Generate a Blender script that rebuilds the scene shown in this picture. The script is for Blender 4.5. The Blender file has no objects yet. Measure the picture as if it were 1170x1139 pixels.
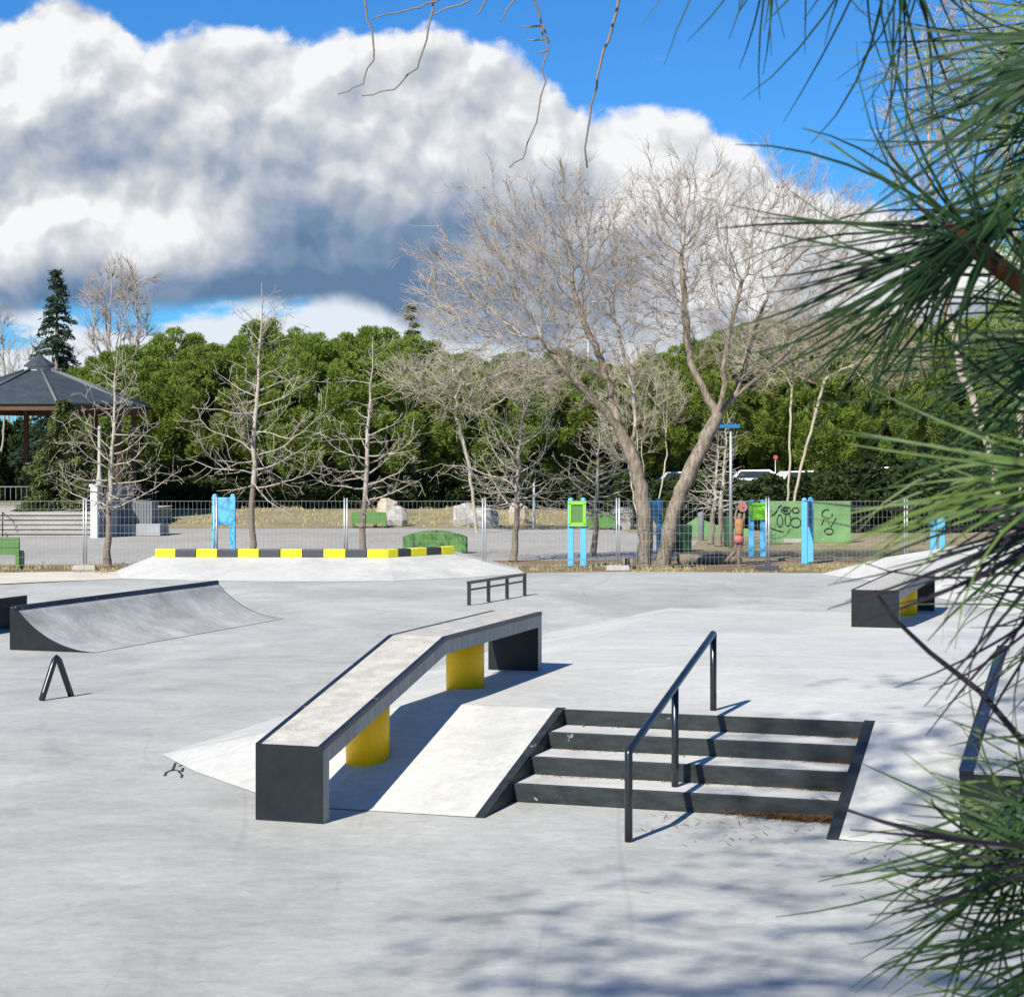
import bpy, math, random
import numpy as np
from mathutils import Vector, Matrix, kdtree, noise as mnoise

scene = bpy.context.scene
COL = scene.collection
H = 2.7            # eye height
F = 2100.0         # focal length in reference pixels
YH = 532.0         # horizon row
EXPO = 0.80

def gp(px, py, z=0.0):
    Y = (H - z) * F / (py - YH)
    return Vector(((px - 585) / F * Y, Y, z))
def at(px, Y, z=0.0):
    return Vector(((px - 585) / F * Y, Y, z))
def zat(py, Y):
    return H - (py - YH) * Y / F

# ------------------------------------------------------------------ helpers
WM = {}
def tagp(o, label=None, cat=None, group=None, kind=None):
    if label: o['label'] = label
    if cat: o['category'] = cat
    if group: o['group'] = group
    if kind: o['kind'] = kind
    return o
def thing(name, label, cat, loc=(0, 0, 0), rz=0.0, group=None):
    o = bpy.data.objects.new(name, None)
    o.empty_display_size = 0.2
    COL.objects.link(o)
    o.location = loc
    o.rotation_euler = (0, 0, rz)
    WM[o.name] = Matrix.Translation(Vector(loc)) @ Matrix.Rotation(rz, 4, 'Z')
    return tagp(o, label, cat, group)

class MB:
    def __init__(s):
        s.v = []; s.f = []; s.smooth = []
    def add(s, vs, fs, smooth=False):
        b = len(s.v)
        s.v.extend([tuple(v) for v in vs])
        for f in fs:
            s.f.append(tuple(i + b for i in f)); s.smooth.append(smooth)
        return s
    def box(s, c, d, rz=0.0, taper=1.0):
        cx, cy, cz = c; dx, dy, dz = d[0] / 2, d[1] / 2, d[2] / 2
        cs, sn = math.cos(rz), math.sin(rz)
        vs = []
        for k, z in ((1, -dz), (taper, dz)):
            for x, y in ((-dx, -dy), (dx, -dy), (dx, dy), (-dx, dy)):
                x *= k; y *= k
                vs.append((cx + x * cs - y * sn, cy + x * sn + y * cs, cz + z))
        return s.add(vs, [(0, 3, 2, 1), (4, 5, 6, 7), (0, 1, 5, 4), (1, 2, 6, 5), (2, 3, 7, 6), (3, 0, 4, 7)])
    def hexa(s, p):   # 8 points: bottom ring 0-3, top ring 4-7
        return s.add(p, [(0, 3, 2, 1), (4, 5, 6, 7), (0, 1, 5, 4), (1, 2, 6, 5), (2, 3, 7, 6), (3, 0, 4, 7)])
    def tube(s, pts, rad, k=8, cap=True, smooth=True):
        pts = [Vector(p) for p in pts]
        n = len(pts)
        if not hasattr(rad, '__len__'): rad = [rad] * n
        d = (pts[1] - pts[0]).normalized()
        a = d.cross(Vector((0, 0, 1)))
        if a.length < 0.05: a = d.cross(Vector((1, 0, 0)))
        a.normalize()
        vs = []
        for i in range(n):
            if i == 0: t = pts[1] - pts[0]
            elif i == n - 1: t = pts[-1] - pts[-2]
            else: t = (pts[i + 1] - pts[i]).normalized() + (pts[i] - pts[i - 1]).normalized()
            if t.length < 1e-9: t = d.copy()
            t.normalize()
            a = (a - t * a.dot(t))
            if a.length < 1e-6: a = t.orthogonal()
            a.normalize()
            b = t.cross(a)
            for j in range(k):
                w = 2 * math.pi * j / k
                vs.append(pts[i] + (a * math.cos(w) + b * math.sin(w)) * rad[i])
        fs = []
        for i in range(n - 1):
            for j in range(k):
                fs.append((i * k + j, i * k + (j + 1) % k, (i + 1) * k + (j + 1) % k, (i + 1) * k + j))
        if cap:
            fs.append(tuple(range(k - 1, -1, -1))); fs.append(tuple((n - 1) * k + j for j in range(k)))
        return s.add(vs, fs, smooth)
    def lathe(s, c, prof, k=24, smooth=True):
        vs = []; fs = []
        for r, z in prof:
            for j in range(k):
                w = 2 * math.pi * j / k
                vs.append((c[0] + r * math.cos(w), c[1] + r * math.sin(w), c[2] + z))
        n = len(prof)
        for i in range(n - 1):
            for j in range(k):
                fs.append((i * k + j, i * k + (j + 1) % k, (i + 1) * k + (j + 1) % k, (i + 1) * k + j))
        fs.append(tuple(range(k - 1, -1, -1))); fs.append(tuple((n - 1) * k + j for j in range(k)))
        return s.add(vs, fs, smooth)
    def prism(s, poly, z0, z1):
        n = len(poly)
        vs = [(x, y, z0) for x, y in poly] + [(x, y, z1) for x, y in poly]
        fs = [tuple(range(n - 1, -1, -1)), tuple(range(n, 2 * n))]
        fs += [(i, (i + 1) % n, n + (i + 1) % n, n + i) for i in range(n)]
        return s.add(vs, fs)
    def build(s, name, mat, parent=None, bevel=0.0):
        me = bpy.data.meshes.new(name)
        vs = s.v
        if parent is not None:
            m = WM[parent.name].inverted()
            vs = [tuple(m @ Vector(v)) for v in vs]
        me.from_pydata(vs, [], s.f)
        me.polygons.foreach_set('use_smooth', s.smooth)
        me.materials.append(mat); me.update()
        o = bpy.data.objects.new(name, me)
        COL.objects.link(o)
        if parent is not None:
            o.parent = parent; WM[o.name] = WM[parent.name].copy()
        else: WM[o.name] = Matrix.Identity(4)
        if bevel:
            b = o.modifiers.new('bevel', 'BEVEL'); b.width = bevel; b.segments = 2; b.limit_method = 'ANGLE'
            b.angle_limit = math.radians(40)
        return o

def quads_mesh(name, V, mat, parent=None, k=4, smooth=False, world=False):
    """V: (n,k,3) array of separate faces."""
    V = np.asarray(V, dtype=np.float32); n = len(V)
    if world and parent is not None: V = V - np.array(WM[parent.name].translation, dtype=np.float32)
    me = bpy.data.meshes.new(name)
    me.vertices.add(n * k); me.vertices.foreach_set('co', V.reshape(-1))
    me.loops.add(n * k); me.loops.foreach_set('vertex_index', np.arange(n * k, dtype=np.int32))
    me.polygons.add(n)
    me.polygons.foreach_set('loop_start', np.arange(0, n * k, k, dtype=np.int32))
    me.update(calc_edges=True)
    me.materials.append(mat)
    o = bpy.data.objects.new(name, me); COL.objects.link(o)
    if parent is not None:
        o.parent = parent; WM[o.name] = WM[parent.name].copy()
    return o

def copy_tree(root, loc, rz=0.0, sc=(1, 1, 1), label=None, group=None):
    r = root.copy(); COL.objects.link(r); r.location = loc; r.rotation_euler = (0, 0, rz); r.scale = sc
    if label: r['label'] = label
    if group: r['group'] = group
    for ch in list(root.children):
        c = ch.copy(); COL.objects.link(c); c.parent = r
        for g in ch.children:
            d = g.copy(); COL.objects.link(d); d.parent = c
    return r

# ------------------------------------------------------------------ materials
def N(nt, t, **kw):
    n = nt.nodes.new(t)
    for k, v in kw.items(): setattr(n, k, v)
    return n
def mat(name, col, rough=0.7, spec=0.3, metal=0.0, var=0.0, vscale=3.0, col2=None, stretch=(1, 1, 1), bump=0.0, bscale=40.0,
        fine=0.0, coords='Object', transl=0.0, coat=0.0, chips=None, cth=.66, cscale=9):
    m = bpy.data.materials.new(name); m.use_nodes = True
    nt = m.node_tree; b = nt.nodes['Principled BSDF']
    b.inputs['Roughness'].default_value = rough
    b.inputs['Specular IOR Level'].default_value = spec
    b.inputs['Metallic'].default_value = metal
    b.inputs['Coat Weight'].default_value = coat
    b.inputs['Base Color'].default_value = (*col, 1)
    tc = N(nt, 'ShaderNodeTexCoord')
    src = tc.outputs[coords] if coords != 'Position' else N(nt, 'ShaderNodeNewGeometry').outputs['Position']
    mp = N(nt, 'ShaderNodeMapping'); mp.inputs['Scale'].default_value = stretch
    nt.links.new(src, mp.inputs['Vector'])
    if var > 0 or col2 or fine:
        n1 = N(nt, 'ShaderNodeTexNoise'); n1.inputs['Scale'].default_value = vscale; n1.inputs['Detail'].default_value = 8; n1.inputs['Roughness'].default_value = .62
        nt.links.new(mp.outputs[0], n1.inputs['Vector'])
        rp = N(nt, 'ShaderNodeMapRange'); rp.inputs['From Min'].default_value = .32; rp.inputs['From Max'].default_value = .68
        nt.links.new(n1.outputs['Fac'], rp.inputs['Value'])
        mx = N(nt, 'ShaderNodeMix', data_type='RGBA')
        c2 = col2 if col2 else tuple(c * (1 - var) for c in col)
        c1 = col if col2 else tuple(min(1, c * (1 + var)) for c in col)
        mx.inputs[6].default_value = (*c2, 1); mx.inputs[7].default_value = (*c1, 1)
        nt.links.new(rp.outputs[0], mx.inputs[0])
        out = mx.outputs[2]
        if fine:
            n2 = N(nt, 'ShaderNodeTexNoise'); n2.inputs['Scale'].default_value = vscale * 14; n2.inputs['Detail'].default_value = 4
            nt.links.new(mp.outputs[0], n2.inputs['Vector'])
            r2 = N(nt, 'ShaderNodeMapRange'); r2.inputs['To Min'].default_value = 1 - fine; r2.inputs['To Max'].default_value = 1 + fine
            r2.inputs['From Min'].default_value = .25; r2.inputs['From Max'].default_value = .75
            nt.links.new(n2.outputs['Fac'], r2.inputs['Value'])
            vm = N(nt, 'ShaderNodeVectorMath', operation='SCALE')
            nt.links.new(out, vm.inputs[0]); nt.links.new(r2.outputs[0], vm.inputs['Scale'])
            out = vm.outputs[0]
        if chips:
            n4 = N(nt, 'ShaderNodeTexNoise'); n4.inputs['Scale'].default_value = cscale; n4.inputs['Detail'].default_value = 9; n4.inputs['Roughness'].default_value = .68
            nt.links.new(src, n4.inputs['Vector'])
            r4 = N(nt, 'ShaderNodeMapRange'); r4.inputs['From Min'].default_value = cth; r4.inputs['From Max'].default_value = cth + .02
            nt.links.new(n4.outputs['Fac'], r4.inputs['Value'])
            m4 = N(nt, 'ShaderNodeMix', data_type='RGBA'); m4.inputs[7].default_value = (*chips, 1)
            nt.links.new(r4.outputs[0], m4.inputs[0]); nt.links.new(out, m4.inputs[6]); out = m4.outputs[2]
        nt.links.new(out, b.inputs['Base Color'])
        last = out
    if bump:
        n3 = N(nt, 'ShaderNodeTexNoise'); n3.inputs['Scale'].default_value = bscale; n3.inputs['Detail'].default_value = 6
        nt.links.new(mp.outputs[0], n3.inputs['Vector'])
        bm = N(nt, 'ShaderNodeBump'); bm.inputs['Strength'].default_value = bump; bm.inputs['Distance'].default_value = .02
        nt.links.new(n3.outputs['Fac'], bm.inputs['Height']); nt.links.new(bm.outputs[0], b.inputs['Normal'])
    if transl:
        tr = N(nt, 'ShaderNodeBsdfTranslucent'); ms = N(nt, 'ShaderNodeMixShader'); ms.inputs[0].default_value = transl
        if var > 0 or col2 or fine: nt.links.new(last, tr.inputs['Color'])
        else: tr.inputs['Color'].default_value = (*col, 1)
        o = nt.nodes['Material Output']
        nt.links.new(b.outputs[0], ms.inputs[1]); nt.links.new(tr.outputs[0], ms.inputs[2]); nt.links.new(ms.outputs[0], o.inputs['Surface'])
    return m

def concrete(name, light, dark, tint2, streak=.35, scale=.35, lines=True):
    """troweled concrete: big soft blotches, streaks, fine speckle, hairline scuffs"""
    m = bpy.data.materials.new(name); m.use_nodes = True; nt = m.node_tree; L = nt.links
    b = nt.nodes['Principled BSDF']; b.inputs['Roughness'].default_value = .62; b.inputs['Specular IOR Level'].default_value = .35
    pos = N(nt, 'ShaderNodeNewGeometry').outputs['Position']
    def noise(sc, stretch=(1, 1, 1), rot=0, det=8, ro=.6, dist=0):
        mp = N(nt, 'ShaderNodeMapping'); mp.inputs['Scale'].default_value = stretch; mp.inputs['Rotation'].default_value = (0, 0, rot)
        L.new(pos, mp.inputs['Vector'])
        n = N(nt, 'ShaderNodeTexNoise'); n.inputs['Scale'].default_value = sc; n.inputs['Detail'].default_value = det
        n.inputs['Roughness'].default_value = ro; n.inputs['Distortion'].default_value = dist
        L.new(mp.outputs[0], n.inputs['Vector']); return n.outputs['Fac']
    def mr(v, a, c, t0, t1):
        r = N(nt, 'ShaderNodeMapRange'); r.inputs['From Min'].default_value = a; r.inputs['From Max'].default_value = c
        r.inputs['To Min'].default_value = t0; r.inputs['To Max'].default_value = t1; L.new(v, r.inputs['Value']); return r.outputs[0]
    def mix(f, c1, c2, mode='MIX'):
        x = N(nt, 'ShaderNodeMix', data_type='RGBA', blend_type=mode)
        if isinstance(f, float): x.inputs[0].default_value = f
        else: L.new(f, x.inputs[0])
        for i, c in ((6, c1), (7, c2)):
            if isinstance(c, tuple): x.inputs[i].default_value = (*c, 1)
            else: L.new(c, x.inputs[i])
        return x.outputs[2]
    c = mix(mr(noise(scale, (1, .55, 1), .3, 9, .62, .6), .40, .60, 0., 1.), dark, light)
    c = mix(mr(noise(scale * .5, (1, 1, 1), 1.1, 3, .5), .45, .7, 0., .8), c, tint2)
    stn = noise(.55, (1, .8, 1), 2.1, 9, .7, 1.5)
    st = mr(noise(.8, (.8, 1.1, 1), .25, 10, .72, 1.2), .33, .7, 1 - streak * .5, 1 + streak * .4)
    s2 = mr(noise(4.5, (.5, 1.4, 1), -.4, 8, .72, .6), .3, .7, .92, 1.08)
    s3 = mr(noise(9, (1, 1.3, 1), .5, 10, .78, .5), .32, .68, .85, 1.13)
    stain = mr(stn, .56, .66, 1., .88)
    mu0 = N(nt, 'ShaderNodeMath', operation='MULTIPLY'); L.new(st, mu0.inputs[0]); L.new(stain, mu0.inputs[1]); st = mu0.outputs[0]
    mu = N(nt, 'ShaderNodeMath', operation='MULTIPLY'); L.new(st, mu.inputs[0]); L.new(s2, mu.inputs[1])
    mu2 = N(nt, 'ShaderNodeMath', operation='MULTIPLY'); L.new(mu.outputs[0], mu2.inputs[0]); L.new(s3, mu2.inputs[1])
    sc = mu2.outputs[0]
    if lines:   # hairline scuffs and wheel marks
        for (scl, rot, stx, wd, amt) in ((.30, 1.15, (1, .16, 1), .0045, .12), (.42, .85, (1, .2, 1), .0035, .10), (.5, -.5, (.25, 1, 1), .0035, .09), (.9, 1.3, (.3, 1, 1), .004, .07)):
            nn = noise(scl, stx, rot, 2, .4, .3)
            d = N(nt, 'ShaderNodeMath', operation='SUBTRACT'); L.new(nn, d.inputs[0]); d.inputs[1].default_value = .5
            ab = N(nt, 'ShaderNodeMath', operation='ABSOLUTE'); L.new(d.outputs[0], ab.inputs[0])
            ln = mr(ab.outputs[0], 0, wd, 1 - amt, 1.)
            msk = mr(noise(.25, rot=rot * 2, det=2), .5, .62, 1., 0.)
            one = N(nt, 'ShaderNodeMath', operation='MAXIMUM'); L.new(ln, one.inputs[0]); L.new(msk, one.inputs[1])
            q = N(nt, 'ShaderNodeMath', operation='MULTIPLY'); L.new(sc, q.inputs[0]); L.new(one.outputs[0], q.inputs[1]); sc = q.outputs[0]
    # small pale and dark spatters
    sp = mr(noise(7, (1, 2.2, 1), .2, 5, .75), .62, .70, 1., 1.14)
    q = N(nt, 'ShaderNodeMath', operation='MULTIPLY'); L.new(sc, q.inputs[0]); L.new(sp, q.inputs[1]); sc = q.outputs[0]
    vm = N(nt, 'ShaderNodeVectorMath', operation='SCALE'); L.new(c, vm.inputs[0]); L.new(sc, vm.inputs['Scale'])
    L.new(vm.outputs[0], b.inputs['Base Color'])
    bm = N(nt, 'ShaderNodeBump'); bm.inputs['Strength'].default_value = .12; bm.inputs['Distance'].default_value = .01
    L.new(noise(7, det=9, ro=.7), bm.inputs['Height']); L.new(bm.outputs[0], b.inputs['Normal'])
    return m

M = {}
M['slab'] = concrete('slab_concrete', (.440, .430, .380), (.330, .325, .290), (.390, .386, .35), .28)
M['light'] = concrete('light_concrete', (.53, .515, .46), (.45, .438, .395), (.485, .47, .425), .22, .5, False)
M['qp'] = concrete('ramp_concrete', (.42, .41, .375), (.31, .303, .28), (.35, .342, .315), .5, 1.2, False)
M['top'] = mat('ledge_top_concrete', (.40, .375, .325), .7, .3, var=.2, vscale=7, fine=.15, bump=.3, bscale=30)
M['side'] = mat('rough_grey_side', (.26, .255, .235), .6, .3, var=.22, vscale=5, stretch=(3, 3, .5), fine=.1)
M['black'] = mat('black_paint', (.009, .012, .013), .5, .25, var=.3, vscale=4, fine=.1, bump=.05, chips=(.09, .09, .085), cth=.70, cscale=12)
M['riser'] = mat('worn_black_paint', (.012, .016, .017), .55, .2, col2=(.032, .038, .038), vscale=4.5, stretch=(1, 1, 3), fine=.2, chips=(.26, .25, .23), cth=.655, cscale=7)
M['steel'] = mat('black_steel', (.010, .012, .014), .28, .6)
M['coping'] = mat('blue_black_steel', (.014, .018, .030), .4, .4, metal=.2, var=.2, vscale=5, chips=(.16, .16, .17), cth=.63, cscale=14)
M['yellow'] = mat('yellow_paint', (.92, .52, .005), .5, .3, var=.10, vscale=3, fine=.06, chips=(.35, .28, .14), cth=.70, cscale=16)
M['yel2'] = mat('kerb_yellow', (.80, .70, .01), .5, .4, var=.08, vscale=4, chips=(.35, .33, .25), cth=.68, cscale=8)
M['ydark'] = mat('kerb_black', (.05, .05, .055), .5, .4, var=.1)
M['mark'] = mat('black_marker', (.05, .045, .045), .8, .1)
M['plaza'] = mat('plaza_paving', (.315, .295, .26), .85, .2, var=.13, vscale=.25, fine=.12, coords='Position', stretch=(1, .4, 1))
M['ground'] = mat('dry_ground', (.30, .24, .15), .95, .1, col2=(.17, .15, .075), vscale=.35, fine=.35, coords='Position', bump=.5, bscale=6)
M['mulch'] = mat('mulch', (.24, .17, .10), .95, .1, col2=(.12, .085, .055), vscale=1.2, fine=.4, coords='Position', bump=.6, bscale=12)
M['sand'] = mat('pale_sand', (.58, .53, .44), .95, .1, col2=(.44, .39, .31), vscale=.8, fine=.1, coords='Position')
M['bark'] = mat('grey_brown_bark', (.30, .245, .185), .9, .1, col2=(.09, .07, .05), vscale=4, stretch=(4, 4, .8), fine=.45, bump=1.0, bscale=7)
M['twig'] = mat('grey_twigs', (.36, .30, .245), .9, .1, var=.25, vscale=1.)
M['twigb'] = mat('beige_twigs', (.36, .32, .23), .9, .1, var=.25, vscale=1.)
M['plane'] = mat('pale_plane_bark', (.44, .40, .33), .85, .1, col2=(.24, .20, .15), vscale=5, fine=.2)
M['planeb'] = mat('brown_plane_bark', (.22, .18, .14), .85, .1, col2=(.15, .12, .09), vscale=5, fine=.2)
M['pine'] = mat('pine_foliage', (.205, .275, .045), .75, .15, col2=(.115, .17, .030), vscale=1.1, transl=.25)
M['pine2'] = mat('olive_pine_foliage', (.22, .27, .050), .75, .15, col2=(.11, .15, .028), vscale=1.1, transl=.25)
M['cedar'] = mat('cedar_foliage', (.045, .075, .04), .75, .15, col2=(.025, .045, .03), vscale=1.5, transl=.15)
M['cedar2'] = mat('olive_cedar_foliage', (.13, .15, .045), .75, .15, col2=(.05, .065, .02), vscale=1.5, transl=.15)
M['shrub'] = mat('shade_dark_foliage', (.050, .075, .022), .8, .1, col2=(.022, .034, .012), vscale=1.0, transl=.1)  # near-black green carries the shade under the pines in its colour
M['needle'] = mat('near_pine_needles', (.050, .105, .026), .5, .22, col2=(.012, .030, .014), vscale=5, transl=.15)
M['needle2'] = mat('sunlit_pine_needles', (.17, .25, .055), .5, .3, col2=(.05, .10, .022), vscale=5, transl=.3)  # brighter needle green with the sunlight put into its colour
M['needle3'] = mat('purple_old_needles', (.030, .018, .024), .5, .25, col2=(.012, .010, .012), vscale=5)
M['bud'] = mat('russet_shoot', (.12, .045, .018), .85, .15, col2=(.04, .018, .009), vscale=40, bump=.8, bscale=80)
M['slate'] = mat('slate_roof', (.040, .050, .056), .6, .3, var=.25, vscale=2., fine=.2)
M['ridge'] = mat('roof_ridge', (.12, .13, .13), .6, .3)
M['wood'] = mat('brown_timber', (.10, .055, .032), .7, .2, var=.2)
M['white'] = mat('white_paint', (.75, .75, .72), .6, .3, var=.06)
M['cream'] = mat('cream_render', (.60, .57, .50), .7, .2, var=.1)
M['stone'] = mat('pale_stone', (.37, .345, .30), .85, .2, var=.14, vscale=1.2, fine=.15)
M['stoneg'] = mat('grey_stone', (.29, .30, .30), .85, .2, var=.15, vscale=1.2, fine=.15)
M['gbox'] = mat('dark_grey_slats', (.15, .16, .165), .7, .3, var=.15)
M['galv'] = mat('galvanised_steel', (.42, .44, .44), .45, .5, metal=.6)
M['wire'] = mat('fence_wire', (.30, .32, .31), .5, .4, metal=.4)
M['blue'] = mat('sky_blue_paint', (.10, .42, .72), .45, .4, var=.05)
M['dblue'] = mat('deep_blue_paint', (.02, .13, .26), .45, .4, var=.05)
M['lime'] = mat('lime_green_paint', (.22, .62, .03), .45, .4, var=.05)
M['green'] = mat('bench_green_paint', (.085, .19, .045), .5, .35, var=.12, vscale=3)
M['dgreen'] = mat('dark_green_plastic', (.018, .06, .025), .5, .4, var=.1)
M['wallg'] = mat('green_wall_paint', (.17, .31, .12), .75, .2, col2=(.10, .21, .08), vscale=1.3, fine=.2, chips=(.30, .32, .24), cth=.66, cscale=3)
M['graf'] = mat('black_spray', (.01, .02, .015), .6, .2)
M['rock'] = mat('granite_boulder', (.42, .40, .36), .9, .2, col2=(.25, .24, .22), vscale=2.5, fine=.25, bump=.8, bscale=8)
M['rockb'] = mat('beige_boulder', (.50, .42, .32), .9, .2, col2=(.32, .26, .19), vscale=2.5, fine=.25, bump=.8, bscale=8)
M['glass'] = mat('dark_window_glass', (.02, .025, .03), .1, .6)
M['tyre'] = mat('tyre_rubber', (.02, .02, .02), .8, .2)
M['debris'] = mat('brown_pine_litter', (.20, .105, .045), .95, .1, col2=(.10, .05, .02), vscale=20)
M['red'] = mat('red_sign_paint', (.4, .08, .08), .5, .3)

# ------------------------------------------------------------------ world
def build_world():
    w = bpy.data.worlds.new('World'); scene.world = w; w.use_nodes = True
    nt = w.node_tree; L = nt.links
    bg = nt.nodes['Background']; S = .052; bg.inputs['Strength'].default_value = S
    sky = N(nt, 'ShaderNodeTexSky', sky_type='NISHITA'); sky.sun_disc = False
    sky.sun_elevation = SUN_EL; sky.sun_rotation = SUN_ROT; sky.dust_density = .3; sky.ozone_density = 2.5; sky.air_density = 1.0
    tc = N(nt, 'ShaderNodeTexCoord').outputs['Generated']
    sep = N(nt, 'ShaderNodeSeparateXYZ'); L.new(tc, sep.inputs[0])
    class X:
        def __init__(s, o): s.o = o
        def _b(s, q, op, rev=False):
            n = N(nt, 'ShaderNodeMath', operation=op)
            a, b = (q, s) if rev else (s, q)
            for i, v in enumerate((a, b)):
                if isinstance(v, X): L.new(v.o, n.inputs[i])
                else: n.inputs[i].default_value = v
            return X(n.outputs[0])
        def __add__(s, q): return s._b(q, 'ADD')
        __radd__ = __add__
        def __sub__(s, q): return s._b(q, 'SUBTRACT')
        def __rsub__(s, q): return s._b(q, 'SUBTRACT', True)
        def __mul__(s, q): return s._b(q, 'MULTIPLY')
        __rmul__ = __mul__
        def __truediv__(s, q): return s._b(q, 'DIVIDE')
        def mx(s, q): return s._b(q, 'MAXIMUM')
        def mn(s, q): return s._b(q, 'MINIMUM')
        def exp(s):
            n = N(nt, 'ShaderNodeMath', operation='EXPONENT'); L.new(s.o, n.inputs[0]); return X(n.outputs[0])
        def ss(s, a, b):
            n = N(nt, 'ShaderNodeMapRange', interpolation_type='SMOOTHSTEP'); n.inputs['From Min'].default_value = a; n.inputs['From Max'].default_value = b
            L.new(s.o, n.inputs['Value']); return X(n.outputs[0])
    x, y, z = (X(sep.outputs[i]) for i in range(3))
    yy = y.mx(.08)
    A = x / yy * 21.0; E = z / yy * 21.0
    def vec(a, b, c=0.0):
        n = N(nt, 'ShaderNodeCombineXYZ')
        for i, v in enumerate((a, b, c)):
            if isinstance(v, X): L.new(v.o, n.inputs[i])
            else: n.inputs[i].default_value = v
        return n.outputs[0]
    def noi(v, sc, det=8, ro=.55, dist=0.0, col=False):
        n = N(nt, 'ShaderNodeTexNoise'); n.inputs['Scale'].default_value = sc; n.inputs['Detail'].default_value = det
        n.inputs['Roughness'].default_value = ro; n.inputs['Distortion'].default_value = dist
        L.new(v, n.inputs['Vector']); return X(n.outputs['Fac'])
    base = vec(A, E)
    wx = noi(vec(A, E, 3.1), .55, 4) - .5; wy = noi(vec(A, E, 9.7), .55, 4) - .5
    Aw = A + wx * .9; Ew = E + wy * .9
    P = vec(Aw, Ew, 0.0)
    n1 = noi(P, .8, 12, .56, .0)
    n1s = noi(vec(Aw - .12, Ew + .22, 0.0), .8, 12, .56, .0)      # the same field a little way toward the light
    m1 = noi(P, .8, 7, .46); m1s = noi(vec(Aw - .12, Ew + .22, 0.0), .8, 7, .46)
    relief = (m1 - m1s)                                    # >0: facing the light
    n2 = noi(vec(A * .7, E, 5.0), .5, 5, .5)
    def curve(pts, v):    # pts: reference-pixel (x,y) of an outline as seen from the camera's place -> height over horizon
        n = N(nt, 'ShaderNodeFloatCurve'); c = n.mapping.curves[0]
        q = [((px - 585) / 100., (YH - py) / 100.) for px, py in pts]
        xs = [(a + 9) / 18. for a, e in q]; ys = [e / 8. for a, e in q]
        c.points[0].location = (xs[0], ys[0]); c.points[1].location = (xs[-1], ys[-1])
        for a, b in zip(xs[1:-1], ys[1:-1]): c.points.new(a, b)
        n.mapping.update()
        f = (v + 9.) / 18.
        L.new(f.o, n.inputs['Value']); return X(n.outputs[0]) * 8.
    top = curve([(-310, 60), (-150, 10), (0, 22), (60, -8), (130, -2), (175, 42), (245, 22), (330, 42), (385, 48), (445, 35), (530, 45), (600, 70), (685, 122), (750, 138), (850, 160), (900, 190), (1000, 240), (1200, 280), (1480, 330)], A)
    bot = curve([(-310, 375), (0, 366), (120, 362), (200, 352), (330, 350), (400, 352), (470, 388), (560, 405), (700, 440), (900, 480), (1480, 500)], A)
    def gs(px, py, sx, sy):
        a = (A - (px - 585) / 100.) / (sx / 100.); e = (E - (YH - py) / 100.) / (sy / 100.)
        return ((a * a + e * e) * -1.0).exp()
    nz = (n1 - .5)
    ft = (top - E) + nz * 1.5
    fb = (E - bot) + nz * .55
    mtop = ft.ss(-.05, .16); mbot = fb.ss(-.05, .20)
    cloud = mtop * mbot
    # low bright clouds over the horizon under the big cloud base
    nl = noi(vec(A * .55, E * 1.6, 2.0), 1.6, 8, .55)
    low = (nl + gs(400, 375, 150, 40) * .35 + gs(60, 425, 160, 40) * .22 + gs(700, 420, 400, 60) * .3).ss(.50, .66) * (3.4 - E).ss(0., 1.2)
    # shade of the cloud: 1 white, 0 deep blue grey
    rim = (ft * -1.1).exp().mn(1.0)
    s = .66 + rim * .30 + relief * 2.0 + (m1 - .5) * .35 + (n1 - n1s) * .35
    s = s + gs(100, 268, 170, 55) * .42 + gs(200, 250, 60, 40) * .12 - gs(140, 190, 140, 40) * .22 - gs(330, 275, 80, 70) * .38
    s = s - gs(500, 330, 260, 70) * .55 - gs(600, 235, 180, 50) * .15 - gs(120, 345, 190, 30) * .60 - gs(300, 340, 120, 35) * .35 + gs(470, 130, 110, 60) * .08
    s = s + gs(840, 260, 190, 140) * .30 + gs(40, 90, 100, 60) * .1
    s = s.mx(0.0).mn(1.0)
    cr = N(nt, 'ShaderNodeValToRGB'); el = cr.color_ramp.elements
    k = 1 / S / (2 ** EXPO)
    cols = [(0.0, (.13, .225, .37)), (.25, (.22, .31, .45)), (.48, (.38, .44, .55)), (.70, (.56, .60, .66)), (.88, (.76, .78, .81)), (1.0, (.93, .94, .95))]
    el[0].position, el[0].color = cols[0][0], (*cols[0][1], 1)
    el[1].position, el[1].color = cols[-1][0], (*cols[-1][1], 1)
    for p_, c_ in cols[1:-1]:
        e = el.new(p_); e.color = (*c_, 1)
    L.new(s.o, cr.inputs[0])
    def scl(c, f):
        n = N(nt, 'ShaderNodeVectorMath', operation='SCALE'); L.new(c, n.inputs[0])
        n.inputs['Scale'].default_value = f; return n.outputs[0]
    def mix(f, a, b):
        n = N(nt, 'ShaderNodeMix', data_type='RGBA'); n.clamp_factor = True
        L.new(f.o, n.inputs[0]) if isinstance(f, X) else setattr(n.inputs[0], 'default_value', f)
        for i, c in ((6, a), (7, b)):
            if isinstance(c, tuple): n.inputs[i].default_value = (*c, 1)
            else: L.new(c, n.inputs[i])
        return n.outputs[2]
    front = y.ss(.15, .45)
    mul = N(nt, 'ShaderNodeMix', data_type='RGBA', blend_type='MULTIPLY'); mul.inputs[0].default_value = 1.
    L.new(sky.outputs[0], mul.inputs[6]); mul.inputs[7].default_value = (.34, .92, 1.55, 1)
    c = mul.outputs[2]
    c = mix(low * front * .9, c, tuple(v * k for v in (.84, .88, .92)))
    c = mix(cloud * front, c, scl(cr.outputs[0], k))
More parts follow.
